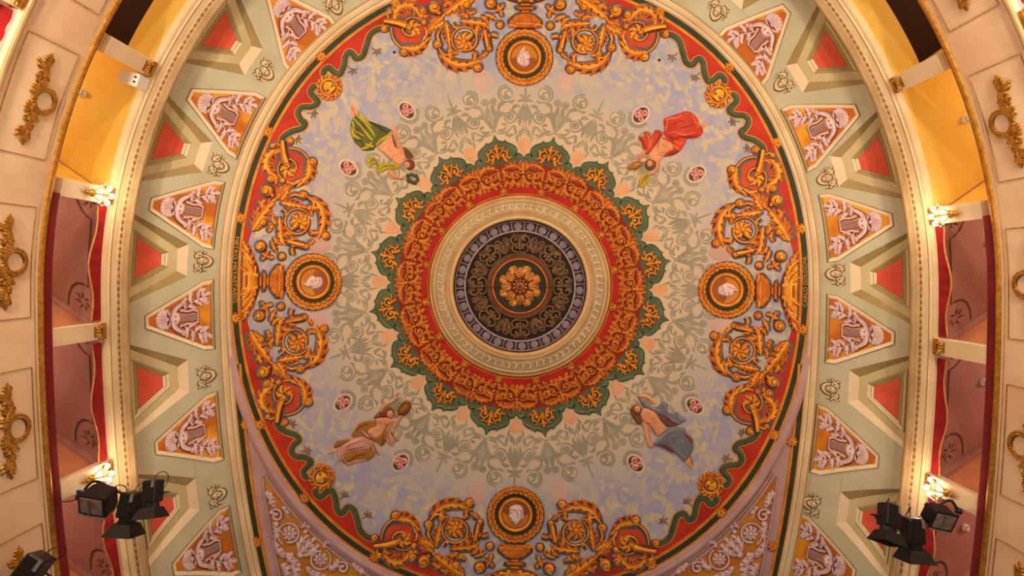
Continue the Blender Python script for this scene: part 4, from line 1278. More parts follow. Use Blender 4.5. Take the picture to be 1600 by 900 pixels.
for (sx, sy), mu in MUSE.items():
    for k, (px_, py_, ang) in enumerate(((588, 78, 60), (551, 108, 70), (488, 176, 30), (463, 217, 20))):
        uu, vv = unrot((px_, py_))
        r_ = link('painted_sprig', msp_, None, atr(-sx * uu, -sy * vv), 0)
        r_.scale = (-sx * .8, -sy * .8, 1); r_.rotation_euler = (0, 0, math.radians(ang) * sx * sy)
        tag(r_, 'small taupe leaf sprig in a hollow of the ribbon by the %s muse' % mu, 'sprig', 'taupe sprigs by the %s muse' % mu)

# gold studs on the green bands
stg = G()
for k in range(8):
    a = k * PI / 4
    stg.join(leaf([(2 * math.cos(a), 2 * math.sin(a)), (5 * math.cos(a), 5 * math.sin(a)), (8.4 * math.cos(a), 8.4 * math.sin(a))], 2.6, 1.6, 2, 1.1, saw=.1))
stg.join(lathe([(5, 1.4, 1), (4, 3.0, 0), (2.4, 2.0, 2), (1.2, 3.0, 0), (.01, 3.2, 0)], 16))
mst = stg.mesh('star_stud', GOLD, LF)
def on_oval(px_, py_, a=445.2):
    u_, v_ = unrot((px_, py_))
    k = (abs(u_ / a) ** NI + abs(v_ / (a + 37)) ** NI) ** (-1 / NI)
    return atr(u_ * k, v_ * k)
for px_, py_ in ((621, 10), (503, 90), (418, 205), (372, 340), (368, 497), (401, 667), (474, 780), (587, 868), (1030, 20), (1137, 108), (1217, 222), (1255, 357), (1254, 515), (1215, 683), (1126, 800), (1015, 876), (735, -25), (900, -25)):
    o = link('star_stud', mst, None, on_oval(px_, py_))
    tag(o, 'gold eight pointed star stud on the green band around the oval', 'stud', 'star studs on the oval band')
for px_, py_ in ((385, 663), (401, 847), (1237, 690), (1207, 853)):
    o = link('star_stud', mst, None, Vector(((px_ - CX) * ZC / F, (py_ - CY) * ZC / F, ZC - .6 * S)))
    tag(o, 'gold star stud on the straight green band beside the stucco spandrel', 'stud', 'star studs beside the spandrels')

# lettering on the green band
def lettering(txt, y0, length, side, label):
    cu = bpy.data.curves.new('lettering', 'FONT'); cu.body = txt; cu.size = 1.0
    ob = bpy.data.objects.new('lettering', cu); COL.objects.link(ob)
    bpy.context.view_layer.update()
    me = bpy.data.meshes.new_from_object(ob.evaluated_get(bpy.context.evaluated_depsgraph_get()))
    bpy.data.objects.remove(ob)
    xs = [v.co.x for v in me.vertices]; x0, x1 = min(xs), max(xs)
    hmax = max(v.co.y for v in me.vertices)
    for v in me.vertices:
        al = (v.co.x - x0) / (x1 - x0) * length; hh = v.co.y / hmax * 5.6
        y = y0 + al if side < 0 else y0 - al
        vv = y - 447.0
        a = 448.4 - hh
        x = side * a * (max(0, 1 - abs(vv / (a + 37)) ** NI)) ** (1 / NI)
        v.co = (x * S, vv * S, -.75 * S)
    me.materials.clear(); me.materials.append(mat('paint_letter_gold', (226, 176, 92), (206, 150, 70), 10, .6))
    o = link('inscription', me, None, CEN, 0 if True else ROT)
    tag(o, label, 'inscription')
lettering('PIETRO METASTASIO.', 370, 105, -1, 'longer gold two word inscription on the green band by a leafy urn')
lettering('CARLO GOLDONI.', 479, 79, 1, 'shorter gold two word inscription on the green band by a leafy urn')

# rose ovals and plain pink ovals
def rose_oval(px_, py_, deg, label):
    r_ = empty('rose_oval', at(px_ - 812.5, py_ - 447) + Vector((0, 0, -.7 * S)), math.radians(deg))
    part('white_ground', disc(0, 0, 17, .5, 12, n=32, h0=.1).mesh('white_ground', M_WHITEP, LF, False), r_)
    lv_ = G(); rnd = random.Random(px_)
    for k in range(26):
        a = 2 * PI * k / 26; r0 = rnd.uniform(.25, .55)
        p0 = (13 * r0 * math.cos(a), 8.5 * r0 * math.sin(a)); p1 = (13.5 * math.cos(a + .2), 9.2 * math.sin(a + .2))
        lv_.join(leaf([p0, ((p0[0] + p1[0]) / 2, (p0[1] + p1[1]) / 2 + .5), p1], 2.6, .7, 2, .55))
    part('foliage', lv_.mesh('foliage', M_LEAFG, LF), r_)
    for k, (x, y, rr) in enumerate(((-5.8, -2.2, 5.2), (3.4, 4.0, 5.0), (4.6, -4.2, 4.8), (-3.2, 5.4, 3.2))):
        rg = ball(x, y, rr, 1.6, 1.0, 14, 3, (1, 0, 0)); rg.join(strip(spiral(x, y, rr * .7, rr * .1, 30 * k, 1.6, 16), rr * .13, .4, 2.2, ms=(1, 1, 1, 1))); rg.join(ball(x, y, rr * .32, .6, 2.3, n=8, ms=(2, 2, 2)))
        o = part('rose', rg.mesh('rose', M_ROSE, LF), r_)
    # grey leaf fringe on the side of the star
    fg = G(); cdir = math.atan2(447 - py_, 812.5 - px_) - math.radians(deg)
    for k in range(9):
        a = cdir + (k - 4) * .3
        p = (16.5 * math.cos(a), 11.5 * math.sin(a)); q = (23 * math.cos(a + .06), 18 * math.sin(a + .06))
        fg.join(leaf([p, ((p[0] + q[0]) / 2, (p[1] + q[1]) / 2), q], 3.6, .15, 2, 0.0, flat=True))
    part('grey_fringe', fg.mesh('grey_fringe', GREY, LF, False), r_)
    tag(r_, label, 'rose oval', 'rose ovals around the muses')
for px_, py_, dg, lab in ((636, 173, 50, 'green robed muse, by her hip'), (545, 263, 38, 'green robed muse, by her scarf'), (1001, 180, 133, 'red robed muse, by her scarf end'), (1088, 272, 143, 'red robed muse, under her skirt'),
                          (536, 629, 140, 'pink robed muse, behind her hair'), (626, 722, 133, 'pink robed muse, by her dress'), (1085, 634, 40, 'slate robed muse, by her cloak'), (993, 724, 50, 'slate robed muse, by her hand')):
    rose_oval(px_, py_, dg, 'oval of painted pink roses beside the %s' % lab)
mpo = puff(ellipse(0, 0, 13, 18.5, n=30), .7, 10, 0, 3).mesh('pink_oval', M_PINK, LF)
for px_, py_, dg, lab in ((753, 126, 0, 'green robed muse side of the roundel with bearded head'), (884, 128, 0, 'red robed muse side of the roundel with bearded head'), (745, 771, 0, 'pink robed muse side of the hooded head roundel'), (873, 769, 0, 'slate robed muse side of the hooded head roundel'),
                          (499, 383, 90, 'green robed muse side of the curly head roundel'), (495, 505, 90, 'pink robed muse side of the curly head roundel'), (1125, 395, 90, 'red robed muse side of the wigged head roundel'), (1128, 508, 90, 'slate robed muse side of the wigged head roundel')):
    o = link('pink_oval', mpo, None, at(px_ - 812.5, py_ - 447) + Vector((0, 0, -.62 * S)), math.radians(dg))
    tag(o, 'plain pink painted oval, %s' % lab, 'oval', 'plain pink ovals')
for px_, py_, mu in ((616, 82, 'green'), (1030, 94, 'red')):
    o = link('black_hole', lathe([(2.4, .62), (2.0, 1.0), (1.2, .75), (.01, .7)], 16).mesh('black_hole', M_DARK, LF), None, at(px_ - 812.5, py_ - 447))
    tag(o, 'tiny black wire hole in the pale field above the %s robed muse' % mu, 'hole')

# ================================================================== THE FOUR MUSES (painted figures)
def muse(name_label, ox, oy, sc, pieces):
    """pieces: (part name, material, height, rounding, [polygons], [(fold material, fold lines)])"""
    cxs = [ox + x / sc for pc in pieces for pl in pc[4] for x, y in pl]; cys = [oy + y / sc for pc in pieces for pl in pc[4] for x, y in pl]
    mx, my = sum(cxs) / len(cxs), sum(cys) / len(cys)
    root = empty('painted_muse', at(mx - 812.5, my - 447) + Vector((0, 0, -.9 * S)))
    def cv(p): return (ox + p[0] / sc - mx, oy + p[1] / sc - my)
    for i, (nm, m, H, R, polys, folds) in enumerate(pieces):
        g = G()
        z0 = .12 * i + (1.1 if nm == 'face' else 0)
        for pl in polys:
            g.join(puff(spline([cv(p) for p in pl], len(pl) * 3, True), H, R, z0, 1.3))
        mats = [m]
        for fm, wdt, lines in folds:
            if fm not in mats: mats.append(fm)
            k = mats.index(fm)
            for ln in lines:
                P = spline([cv(p) for p in ln], 14)
                g.join(strip(P, [wdt * (math.sin(PI * (.08 + .84 * q / 13)) ** .7) for q in range(14)], .5, z0 + H * .82, ms=(k, k, k, k)))
        part(nm, g.mesh(nm, mats, LF), root)
    tag(root, name_label, 'painted figure')
    return root
def el(cx, cy, rx, ry, deg=0): return ellipse(cx, cy, rx, ry, math.radians(deg), 12)
def facelines(cx, cy, r, deg):
    """eyes, brow and mouth of a small painted face; deg turns its up direction clockwise from image up"""
    a = math.radians(deg); c, s = math.cos(a), math.sin(a)
    def R(x, y): return (cx + r * (x * c - y * s), cy + r * (x * s + y * c))
    return [(M_HAIR, .45, [[R(-.5, -.1), R(-.3, -.18), R(-.12, -.1)], [R(.12, -.1), R(.3, -.18), R(.5, -.1)]]),
            (M_SKIND, .4, [[R(0, -.1), R(.06, .15), R(0, .25)]]), (M_SCARD, .45, [[R(-.22, .5), R(0, .54), R(.22, .5)]])]

muse('flying muse in a yellow green robe holding out a laurel wreath', 520, 150, 6.0, [
 ('feet', M_SKIN, 1.2, 3, [[(185, 85), (210, 110), (240, 150), (235, 190), (215, 180), (190, 215), (170, 150), (175, 100)]], [(M_SKIND, .7, [[(180, 110), (200, 150), (215, 185)]])]),
 ('robe', M_MOSS, 2.2, 6, [[(240, 150), (275, 190), (330, 230), (430, 265), (545, 315), (545, 350), (480, 410), (400, 485), (380, 510), (290, 515), (255, 480), (210, 440), (185, 390), (165, 310), (180, 230), (215, 190), (235, 190)]],
  [(M_GREEND, 2.2, [[(340, 250), (420, 290), (500, 325)], [(430, 300), (470, 330), (530, 340)], [(200, 280), (240, 350), (300, 400)], [(215, 420), (270, 430), (290, 480)]]),
   (M_LIME, 2.6, [[(235, 190), (290, 240), (360, 320), (410, 400)], [(200, 215), (270, 290), (350, 390), (390, 420)], [(190, 240), (220, 330), (310, 390)], [(180, 290), (205, 370), (270, 410)], [(410, 470), (450, 420), (520, 380), (545, 345)], [(270, 500), (330, 480), (380, 430)], [(300, 450), (360, 470), (390, 480)], [(250, 165), (300, 225), (380, 300)]])]),
 ('torso', M_SKIN, 2.4, 6, [[(545, 325), (560, 370), (590, 480), (640, 500), (680, 545), (680, 590), (655, 640), (600, 645), (545, 600), (480, 540), (410, 485), (480, 420)]], [(M_SKIND, .9, [[(560, 600), (570, 560), (610, 560)], [(520, 470), (540, 520), (570, 530)], [(470, 520), (520, 570), (560, 610)]])]),
 ('raised_arm', M_SKIN, 1.8, 3, [[(545, 290), (575, 290), (610, 340), (625, 420), (660, 490), (670, 540), (630, 510), (600, 470), (585, 370), (560, 340)]], [(M_SKIND, .6, [[(590, 370), (605, 440), (640, 500)]])]),
 ('shawl', M_HAIR, .9, 3, [[(660, 490), (700, 500), (760, 570), (740, 585), (690, 580)], [(540, 370), (560, 360), (600, 480), (575, 470)]], []),
 ('scarf', M_LIME, 1.4, 3, [[(335, 580), (390, 575), (430, 610), (440, 660), (480, 630), (560, 635), (640, 650), (600, 690), (520, 690), (440, 725), (405, 710), (410, 640), (380, 640), (335, 680)]], [(M_MOSS, 1.0, [[(350, 590), (400, 600), (425, 660), (420, 710)], [(430, 700), (500, 660), (600, 660)], [(345, 640), (370, 610), (395, 600)]])]),
 ('lower_arm', M_SKIN, 1.5, 3, [[(530, 700), (570, 710), (620, 760), (690, 765), (690, 782), (610, 785), (550, 760)]], [(M_SKIND, .6, [[(545, 735), (600, 775), (680, 778)]])]),
 ('hair', M_HAIR, 2.2, 4, [el(722, 645, 48, 52)], []),
 ('face', M_SKIN, 2.4, 4, [el(702, 650, 30, 34)], facelines(700, 650, 30, 120)),
 ('laurel_wreath', M_LEAFG, 1.2, 2, [el(705, 755, 20, 26), el(720, 800, 26, 20), el(765, 815, 28, 18), el(795, 785, 18, 26), el(775, 750, 26, 16), el(740, 738, 26, 14)], [(M_HAIR, .6, [[(700, 750), (720, 800), (770, 815)]])]),
])
muse('flying muse in a scarlet robe clashing two yellow cymbals', 960, 160, 6.43, [
 ('foot', M_SKIN, 1.2, 3, [[(855, 235), (900, 208), (940, 215), (930, 240), (880, 252)], [(800, 150), (840, 150), (850, 190), (820, 180)]], []),
 ('skirt', M_SCAR, 2.4, 7, [[(490, 180), (530, 150), (640, 115), (715, 90), (780, 110), (830, 160), (850, 220), (885, 270), (880, 320), (830, 360), (720, 365), (600, 360), (500, 330), (500, 250)], [(500, 325), (600, 355), (720, 362), (700, 430), (650, 500), (560, 540), (490, 545), (540, 500), (590, 470), (570, 410)]],
  [(M_SCARL, 2.0, [[(500, 190), (540, 170), (620, 160), (680, 130)], [(520, 320), (600, 300), (700, 330), (840, 290)], [(780, 130), (810, 200), (850, 240)], [(540, 170), (520, 240), (505, 300)], [(800, 280), (840, 230), (770, 200)], [(590, 380), (650, 420), (690, 400)], [(570, 420), (620, 460), (650, 480)]]),
   (M_SCARD, 2.0, [[(560, 250), (640, 200), (720, 190)], [(620, 270), (720, 250), (800, 230)], [(640, 340), (740, 350), (840, 330)], [(540, 530), (600, 510), (650, 470)], [(540, 340), (600, 380), (640, 360)]])]),
 ('shawl', M_SCAR, 1.8, 4, [[(235, 345), (300, 345), (295, 300), (330, 300), (380, 340), (400, 285), (450, 280), (490, 320), (450, 370), (400, 450), (340, 520), (310, 525), (330, 470), (290, 475), (265, 400)]], [(M_SCARL, 1.5, [[(310, 310), (350, 380), (330, 470)], [(380, 350), (360, 430), (320, 510)]]), (M_SCARD, 1.6, [[(410, 300), (450, 320), (420, 400)], [(250, 355), (290, 400), (300, 460)], [(470, 330), (430, 390), (390, 440)]])]),
 ('torso', M_SKIN, 2.4, 6, [[(450, 370), (570, 410), (590, 470), (540, 500), (490, 545), (460, 590), (400, 600), (340, 570), (330, 530), (400, 450)]], [(M_SKIND, 1.1, [[(420, 480), (460, 510), (500, 500)], [(470, 400), (500, 440), (540, 450)], [(400, 550), (450, 530), (480, 540)], [(450, 390), (430, 450), (440, 490)]])]),
 ('sash', M_SCARL, 1.4, 3, [[(480, 350), (520, 355), (600, 400), (640, 470), (610, 470), (570, 410), (500, 380)]], [(M_SCARD, .8, [[(500, 365), (570, 395), (620, 460)]])]),
 ('arm_with_cymbal', M_SKIN, 1.5, 3, [[(300, 485), (310, 520), (280, 560), (250, 590), (205, 605), (200, 590), (240, 570), (255, 520)], [(420, 580), (455, 600), (450, 660), (410, 710), (350, 740), (320, 775), (320, 740), (370, 700), (410, 660)]], [(M_SKIND, .6, [[(290, 510), (265, 555), (220, 595)], [(445, 610), (430, 670), (360, 730)]])]),
 ('hair', M_HAIR, 2.0, 4, [el(358, 628, 54, 58)], []),
 ('face', M_SKIN, 2.4, 4, [el(352, 618, 30, 34)], facelines(352, 618, 30, -150)),
 ('cymbal', M_LIME, 1.2, 3, [el(297, 780, 82, 44, -62)], [(M_MUST, 1.6, [[(260, 830), (290, 770), (330, 715)], [(300, 800), (320, 760), (345, 730)]])]),
 ('cymbal', M_MUST, 1.2, 3, [el(210, 638, 84, 38, -18)], [(M_LIME, 1.4, [[(190, 640), (220, 625), (255, 620)]]), (M_HAIR, .8, [[(140, 665), (210, 665), (280, 620)]])]),
])
muse('flying muse in a dusky pink dress raising a brown tambourine', 510, 610, 6.92, [
 ('foot', M_SKIN, 1.0, 3, [[(15, 670), (40, 645), (100, 640), (95, 675), (40, 690)]], []),
 ('cloak', M_MUST, 1.8, 6, [[(280, 500), (310, 420), (370, 345), (530, 320), (560, 360), (650, 400), (740, 470), (640, 560), (600, 605), (540, 560), (430, 540)], [(85, 620), (100, 560), (180, 530), (260, 530), (160, 600)], [(180, 700), (340, 640), (520, 640), (510, 720), (440, 760), (330, 750), (230, 780)]], [(M_HAIR, 1.6, [[(320, 440), (380, 380), (480, 350)], [(600, 480), (620, 540), (600, 590)], [(250, 750), (340, 700), (440, 680)]])]),
 ('dress', M_DPINK, 2.4, 7, [[(120, 640), (170, 590), (290, 520), (380, 480), (450, 500), (520, 560), (585, 700), (520, 660), (470, 640), (340, 650), (200, 690), (205, 730), (240, 780), (330, 745), (440, 730), (430, 760), (330, 775), (240, 810), (180, 775), (130, 750), (130, 690)]],
  [(M_DPINKD, 1.4, [[(200, 620), (300, 570), (420, 530)], [(190, 650), (320, 620), (450, 590)], [(380, 440), (430, 490), (500, 520)], [(500, 560), (530, 620), (560, 680)], [(150, 690), (180, 740), (230, 790)], [(470, 560), (490, 610), (480, 640)]]),
   (M_WHITEP, 1.0, [[(180, 610), (290, 545), (400, 510)], [(390, 430), (440, 480), (470, 500)], [(140, 650), (150, 700), (170, 750)]])]),
 ('sleeve', M_DPINK, 1.6, 4, [[(720, 340), (700, 440), (790, 540), (740, 555), (720, 600), (650, 550), (640, 460), (660, 390)], [(720, 340), (720, 341)]][:1], [(M_DPINKD, 1.0, [[(690, 400), (670, 480), (700, 570)], [(700, 450), (740, 510), (770, 540)]])]),
 ('torso', M_SKIN, 2.4, 6, [[(540, 310), (600, 290), (680, 290), (720, 340), (640, 400), (600, 480), (540, 520), (470, 490), (440, 440), (480, 400), (540, 370)]], [(M_SKIND, 1.0, [[(560, 350), (590, 340), (600, 370)], [(620, 360), (650, 350), (660, 380)], [(500, 420), (560, 420), (600, 410)], [(470, 470), (540, 450), (600, 420)]])]),
 ('raised_arm', M_SKIN, 1.6, 3, [[(585, 220), (600, 170), (650, 130), (720, 85), (745, 55), (765, 80), (745, 110), (690, 150), (640, 180), (610, 240)], [(720, 390), (735, 345), (780, 290), (800, 260), (840, 255), (820, 290), (790, 350), (750, 400)]], [(M_SKIND, .6, [[(610, 200), (650, 150), (720, 110)], [(740, 380), (780, 330), (810, 280)]])]),
 ('hair', M_HAIR, 2.0, 4, [[(510, 300), (560, 240), (620, 200), (690, 175), (735, 215), (730, 270), (690, 300), (640, 290), (560, 295)]], [(M_SKIND, .7, [[(540, 280), (600, 230), (660, 200)]])]),
 ('face', M_SKIN, 2.4, 4, [el(692, 252, 36, 42, 10)], facelines(690, 250, 36, 20)),
 ('tambourine', M_HAIR, 1.3, 3, [el(840, 190, 96, 66, -48)], [(M_MUST, 4.5, [[(800, 230), (840, 190), (880, 150)]]), (M_LIME, .8, [[(780, 250), (770, 200), (830, 120), (900, 120)]])]),
])
muse('flying muse in a slate blue robe with long auburn hair', 970, 600, 6.43, [
 ('feet', M_SKIN, 1.2, 3, [[(635, 775), (690, 730), (715, 800), (710, 860), (680, 830)]], [(M_MUST, 1.2, [[(690, 720), (710, 770), (712, 810)]])]),
 ('cloak', M_SLATE, 2.0, 5, [[(165, 125), (230, 170), (300, 215), (360, 230), (420, 180), (465, 195), (475, 270), (520, 300), (570, 280), (590, 310), (655, 350), (600, 400), (520, 430), (450, 420), (380, 330), (330, 270), (240, 240), (200, 190)]],
  [(M_MAROON, 4.0, [[(370, 290), (440, 330), (520, 390), (570, 400)], [(390, 330), (450, 390), (510, 415)]]), (M_SLATEL, 1.2, [[(190, 150), (260, 210), (350, 255), (420, 260)], [(430, 190), (450, 240), (480, 290)], [(560, 290), (590, 340), (640, 355)], [(460, 300), (510, 350), (560, 370)]])]),
 ('raised_arm', M_SKIN, 1.6, 3, [[(165, 110), (230, 100), (290, 125), (340, 165), (345, 205), (300, 190), (250, 150), (190, 140)]], [(M_SKIND, .6, [[(190, 125), (250, 130), (320, 180)]])]),
 ('torso', M_SKIN, 2.4, 6, [[(190, 290), (250, 240), (330, 280), (380, 340), (460, 430), (420, 490), (360, 520), (320, 470), (290, 420), (230, 390)]], [(M_SKIND, 1.0, [[(270, 330), (310, 350), (320, 320)], [(240, 380), (280, 390), (290, 370)], [(340, 430), (380, 460), (370, 490)], [(300, 420), (330, 460), (350, 500)]])]),
 ('lowered_arm', M_SKIN, 1.8, 3, [[(210, 390), (270, 400), (290, 480), (300, 560), (325, 620), (310, 640), (260, 610), (240, 500)]], [(M_SKIND, .7, [[(265, 420), (280, 500), (290, 590)]])]),
 ('hair', M_HAIR, 2.0, 4, [[(98, 245), (150, 203), (195, 225), (212, 260), (190, 310), (215, 350), (195, 410), (150, 380), (108, 310)]], [(M_MUST, .8, [[(110, 290), (150, 340), (190, 390)], [(130, 300), (170, 330), (200, 360)]])]),
 ('face', M_SKIN, 2.4, 4, [el(162, 248, 32, 37, -20)], facelines(162, 248, 32, -25)),
 ('robe', M_SLATE, 2.4, 6, [[(330, 590), (430, 490), (500, 440), (640, 440), (650, 490), (720, 580), (725, 640), (700, 700), (640, 775), (580, 720), (560, 700), (480, 670), (400, 620), (325, 618)]],
  [(M_MAROON, 3.6, [[(370, 600), (450, 620), (530, 680)], [(630, 500), (680, 540), (710, 590)]]), (M_SLATEL, 1.3, [[(340, 590), (430, 500), (530, 455)], [(480, 540), (520, 620), (600, 710)], [(560, 540), (640, 590), (690, 650)], [(470, 560), (500, 520), (600, 500)]]),
   (M_SHADOW_BLUE, 1.4, [[(520, 480), (580, 500), (640, 470)], [(530, 560), (600, 630), (650, 720)], [(600, 560), (660, 610), (690, 690)]])]),
])

# ================================================================== SPANDRELS with mauve stucco
for side in (-1, 1):
    def SP(p): return ((p[0] - 812.5) * -side, p[1] - 447.0)        # drawn on the left, mirrored to the other side
    root = empty('stucco_spandrel', CEN)
    # ochre ground bounded by the oval and the straight band
    arc = [oval(474, 0, PI - t) for t in lrange(.52, 1.42, 26)]
    arc = [(-abs(x), y) for x, y in arc]
    sd2 = []
    for t in lrange(1.5, .5, 34):
        x, y = plan(A_I - 41 * S, BU_I, BL_I - 41 * S, t)
        sd2.append((-x / S, y / S - 22))
    ap = [(x, y) for x, y in arc if y > 300 and x > -420]
    lo = [(x, y) for x, y in sd2 if y > 300]
    import itertools
    poly = []
    # clip: keep arc points lying inside the straight side
    def xs_at(y): 
        b = min(sd2, key=lambda q: abs(q[1] - y)); return b[0]
    arc_in = [(x, y) for x, y in arc if x > xs_at(y) + 1]
    y_ap = arc_in[0][1]
    sd_in = [(x, y) for x, y in sd2 if y > y_ap + 2]
    poly = arc_in + sd_in
    mir = lambda p: (p[0] * -side, p[1], p[2])
    MF = lambda p: LF(mir(p))
    part('ochre_ground', prism(poly, .5, .05).mesh('ochre_ground', M_OCHRE, MF, False), root)
    def fr_line(P, w0, h, m, off=0): return strip(P, w0, h, .3, ROUND, (1, 0, 0, 1))
    g = strip(arc_in, 2.4, 2.2, .3, ROUND, (1, 0, 0, 1)); g.join(strip(sd_in, 2.4, 2.2, .3, ROUND, (1, 0, 0, 1)))
    g.join(strip([(x + 3.6, y - 5.2) for x, y in arc_in], 1.3, 1.6, .3, ROUND, (1, 0, 0, 1)))
    part('mauve_frame', g.mesh('mauve_frame', [M_MAUVE, M_MAUVED], MF), root)
    def sp(pts): return [(x - 812.5, y - 447) for x, y in pts]
    def piece(nm, g): part(nm, g.mesh(nm, MAUVE, MF), root)
    def rosette(x, y, r):
        x, y = sp([(x, y)])[0]; g = G()
        for k in range(8):
            a = k * PI / 4; g.join(leaf([(x + 2 * math.cos(a), y + 2 * math.sin(a)), (x + r * .6 * math.cos(a), y + r * .6 * math.sin(a)), (x + r * math.cos(a), y + r * math.sin(a))], r * .34, 2.6, 2, .6, saw=.1))
        g.join(ball(x, y, r * .3, 2.4, 2.0)); return g
    def vol(x, y, r0, a0, turns, w0=2.6):
        x, y = sp([(x, y)])[0]; return strip(spiral(x, y, r0, r0 * .72, a0, turns, 30), taper(30, w0 * .6, w0), 3, .6)
    for x, y, r, a0, tn in ((453, 833, 12, 120, .95), (501, 873, 11, -60, .95)):
        piece('rosette', rosette(x, y, r)); piece('volute', vol(x, y, r + 7, a0, tn))
    for x, y, r, a0, tn in ((433, 805, 12, 200, 1.1), (536, 886, 11, 200, 1.1)):
        g = strip(spiral(*sp([(x, y)])[0], r, 2, a0, tn * 1.2, 30), taper(30, 2.0, 3.4), 3, .6); piece('volute', g)
    for pts_, wd, lb_ in (([(424, 770), (424, 782), (430, 794)], 7, 3), ([(428, 815), (432, 830), (430, 850)], 8, 4), ([(430, 845), (438, 862), (452, 872)], 7, 4), ([(465, 868), (478, 855), (496, 838)], 9, 4), ([(468, 862), (470, 848), (482, 835)], 8, 4), ([(474, 868), (488, 862), (500, 850)], 8, 4),
                          ([(448, 862), (455, 874), (470, 885)], 8, 4), ([(440, 880), (448, 890), (446, 904)], 10, 4), ([(455, 880), (462, 892), (460, 906)], 9, 4), ([(478, 884), (490, 896), (510, 900)], 7, 4), ([(515, 892), (524, 884), (530, 872)], 6, 3), ([(550, 878), (560, 888), (572, 896)], 7, 4), ([(420, 764), (418, 772), (424, 780)], 5, 2), ([(440, 790), (448, 798), (450, 812)], 4, 3), ([(470, 825), (478, 820), (484, 826)], 4, 2), ([(505, 850), (515, 846), (524, 852)], 5, 3)):
        piece('acanthus_leaf', leaf(sp(pts_), wd, 3.4, lb_, .6))
    for x, y, r in ((432, 818, 5.5), (426, 800, 4), (470, 866, 6), (518, 886, 5), (478, 830, 4), (456, 866, 5), (508, 852, 3.5), (424, 772, 4), (566, 892, 5)):
        q = sp([(x, y)])[0]; piece('boss', ball(q[0], q[1], r, 3.4, .6))
    tag(root, 'mauve stucco scrolls and rosettes on an ochre spandrel below the %s robed muse' % ('pink' if side < 0 else 'slate'), 'spandrel')

# ================================================================== GALLERY TIERS
def frame3(o, ax, ay, az):
    return lambda p: tuple(Vector(o) + Vector(ax) * p[0] + Vector(ay) * p[1] + Vector(az) * p[2])
def box3(x0, x1, y0, y1, z0, z1, m=0):
    g = G()
    g.v = [(x, y, z) for x in (x0, x1) for y in (y0, y1) for z in (z0, z1)]
    g.f = [(0, 1, 3, 2), (4, 6, 7, 5), (0, 4, 5, 1), (2, 3, 7, 6), (0, 2, 6, 4), (1, 5, 7, 3)]; g.m = [m] * 6
    return g
def bev3(x0, x1, y0, y1, z0, z1, b, m=0):
    """box with chamfered vertical and horizontal edges"""
    g = G(); lv_ = [(z0, b), (z0 + b, 0), (z1 - b, 0), (z1, b)]
    for z, i in lv_:
        X0, X1, Y0, Y1 = x0 + i, x1 - i, y0 + i, y1 - i
        g.v += [(X0 + b, Y0, z), (X1 - b, Y0, z), (X1, Y0 + b, z), (X1, Y1 - b, z), (X1 - b, Y1, z), (X0 + b, Y1, z), (X0, Y1 - b, z), (X0, Y0 + b, z)]
    for k in range(3):
        for j in range(8): g.f.append((k * 8 + j, k * 8 + (j + 1) % 8, (k + 1) * 8 + (j + 1) % 8, (k + 1) * 8 + j)); g.m.append(m)
    g.f.append(tuple(range(8))); g.f.append(tuple(range(24, 32))); g.m += [m, m]
    return g
def tube3(P, r, n=8, m=0, cap=True):
    g = G(); P = [Vector(p) for p in P]; k = len(P)
    for i, p in enumerate(P):
        t = (P[min(k - 1, i + 1)] - P[max(0, i - 1)]).normalized()
        a = t.cross(Vector((0, 0, 1)) if abs(t.z) < .9 else Vector((1, 0, 0))).normalized(); b = t.cross(a)
        rr = r if isinstance(r, (int, float)) else r[i]
        for j in range(n):
            q = p + a * (rr * math.cos(2 * PI * j / n)) + b * (rr * math.sin(2 * PI * j / n)); g.v.append(tuple(q))
    for i in range(k - 1):
        for j in range(n): g.f.append((i * n + j, i * n + (j + 1) % n, (i + 1) * n + (j + 1) % n, (i + 1) * n + j)); g.m.append(m)
    if cap: g.f += [tuple(range(n)), tuple(range((k - 1) * n, k * n))]; g.m += [m, m]
    return g
def sph3(c, r, n=14, m=0, sq=(1, 1, 1)):
    g = G(); R_ = n // 2
    for j in range(R_ + 1):
        a = PI * j / R_
        for i in range(n): g.v.append((c[0] + sq[0] * r * math.sin(a) * math.cos(2 * PI * i / n), c[1] + sq[1] * r * math.sin(a) * math.sin(2 * PI * i / n), c[2] + sq[2] * r * math.cos(a)))
    for j in range(R_):
        for i in range(n): g.f.append((j * n + i, j * n + (i + 1) % n, (j + 1) * n + (i + 1) % n, (j + 1) * n + i)); g.m.append(m)
    return g

def tau_at(side, px_, py_, z):
    best = min(((px_of(wall_pt(side, t, 0, z))[0] - px_) ** 2 + (px_of(wall_pt(side, t, 0, z))[1] - py_) ** 2, t) for t in lrange(-1.55, 1.8, 1800))
    return best[1]
POSTPX = {-1: [(235, 107), (162, 305), (160, 517), (158, 733)], 1: [(1405, 130), (1462, 338), (1460, 541), (1447, 752)]}
POSTS = {}
for side in (-1, 1):
    ts = [tau_at(side, x, y, Z_L) for x, y in POSTPX[side]]
    d0, d1 = ts[1] - ts[0], ts[-1] - ts[-2]
    POSTS[side] = [ts[0] - 2 * d0, ts[0] - d0] + ts + [ts[-1] + d1, ts[-1] + 2 * d1]
def post_frame(side, tau, z, d=0.0):
    """x along the wall (towards the stage), y into the hall, z up"""
    o = wall_pt(side, tau, d, z); e = 1e-3
    ax = (wall_pt(side, tau + e, d, z) - wall_pt(side, tau - e, d, z)).normalized(); ax.z = 0; ax.normalize()
    ay = Vector((-ax.y, ax.x, 0))
    if ay.dot(Vector((-side, 0, 0))) < 0: ay = -ay
    return o, ax, ay, Vector((0, 0, 1))
def pdir(side): return Vector((side * .82, -.57, 0)).normalized()

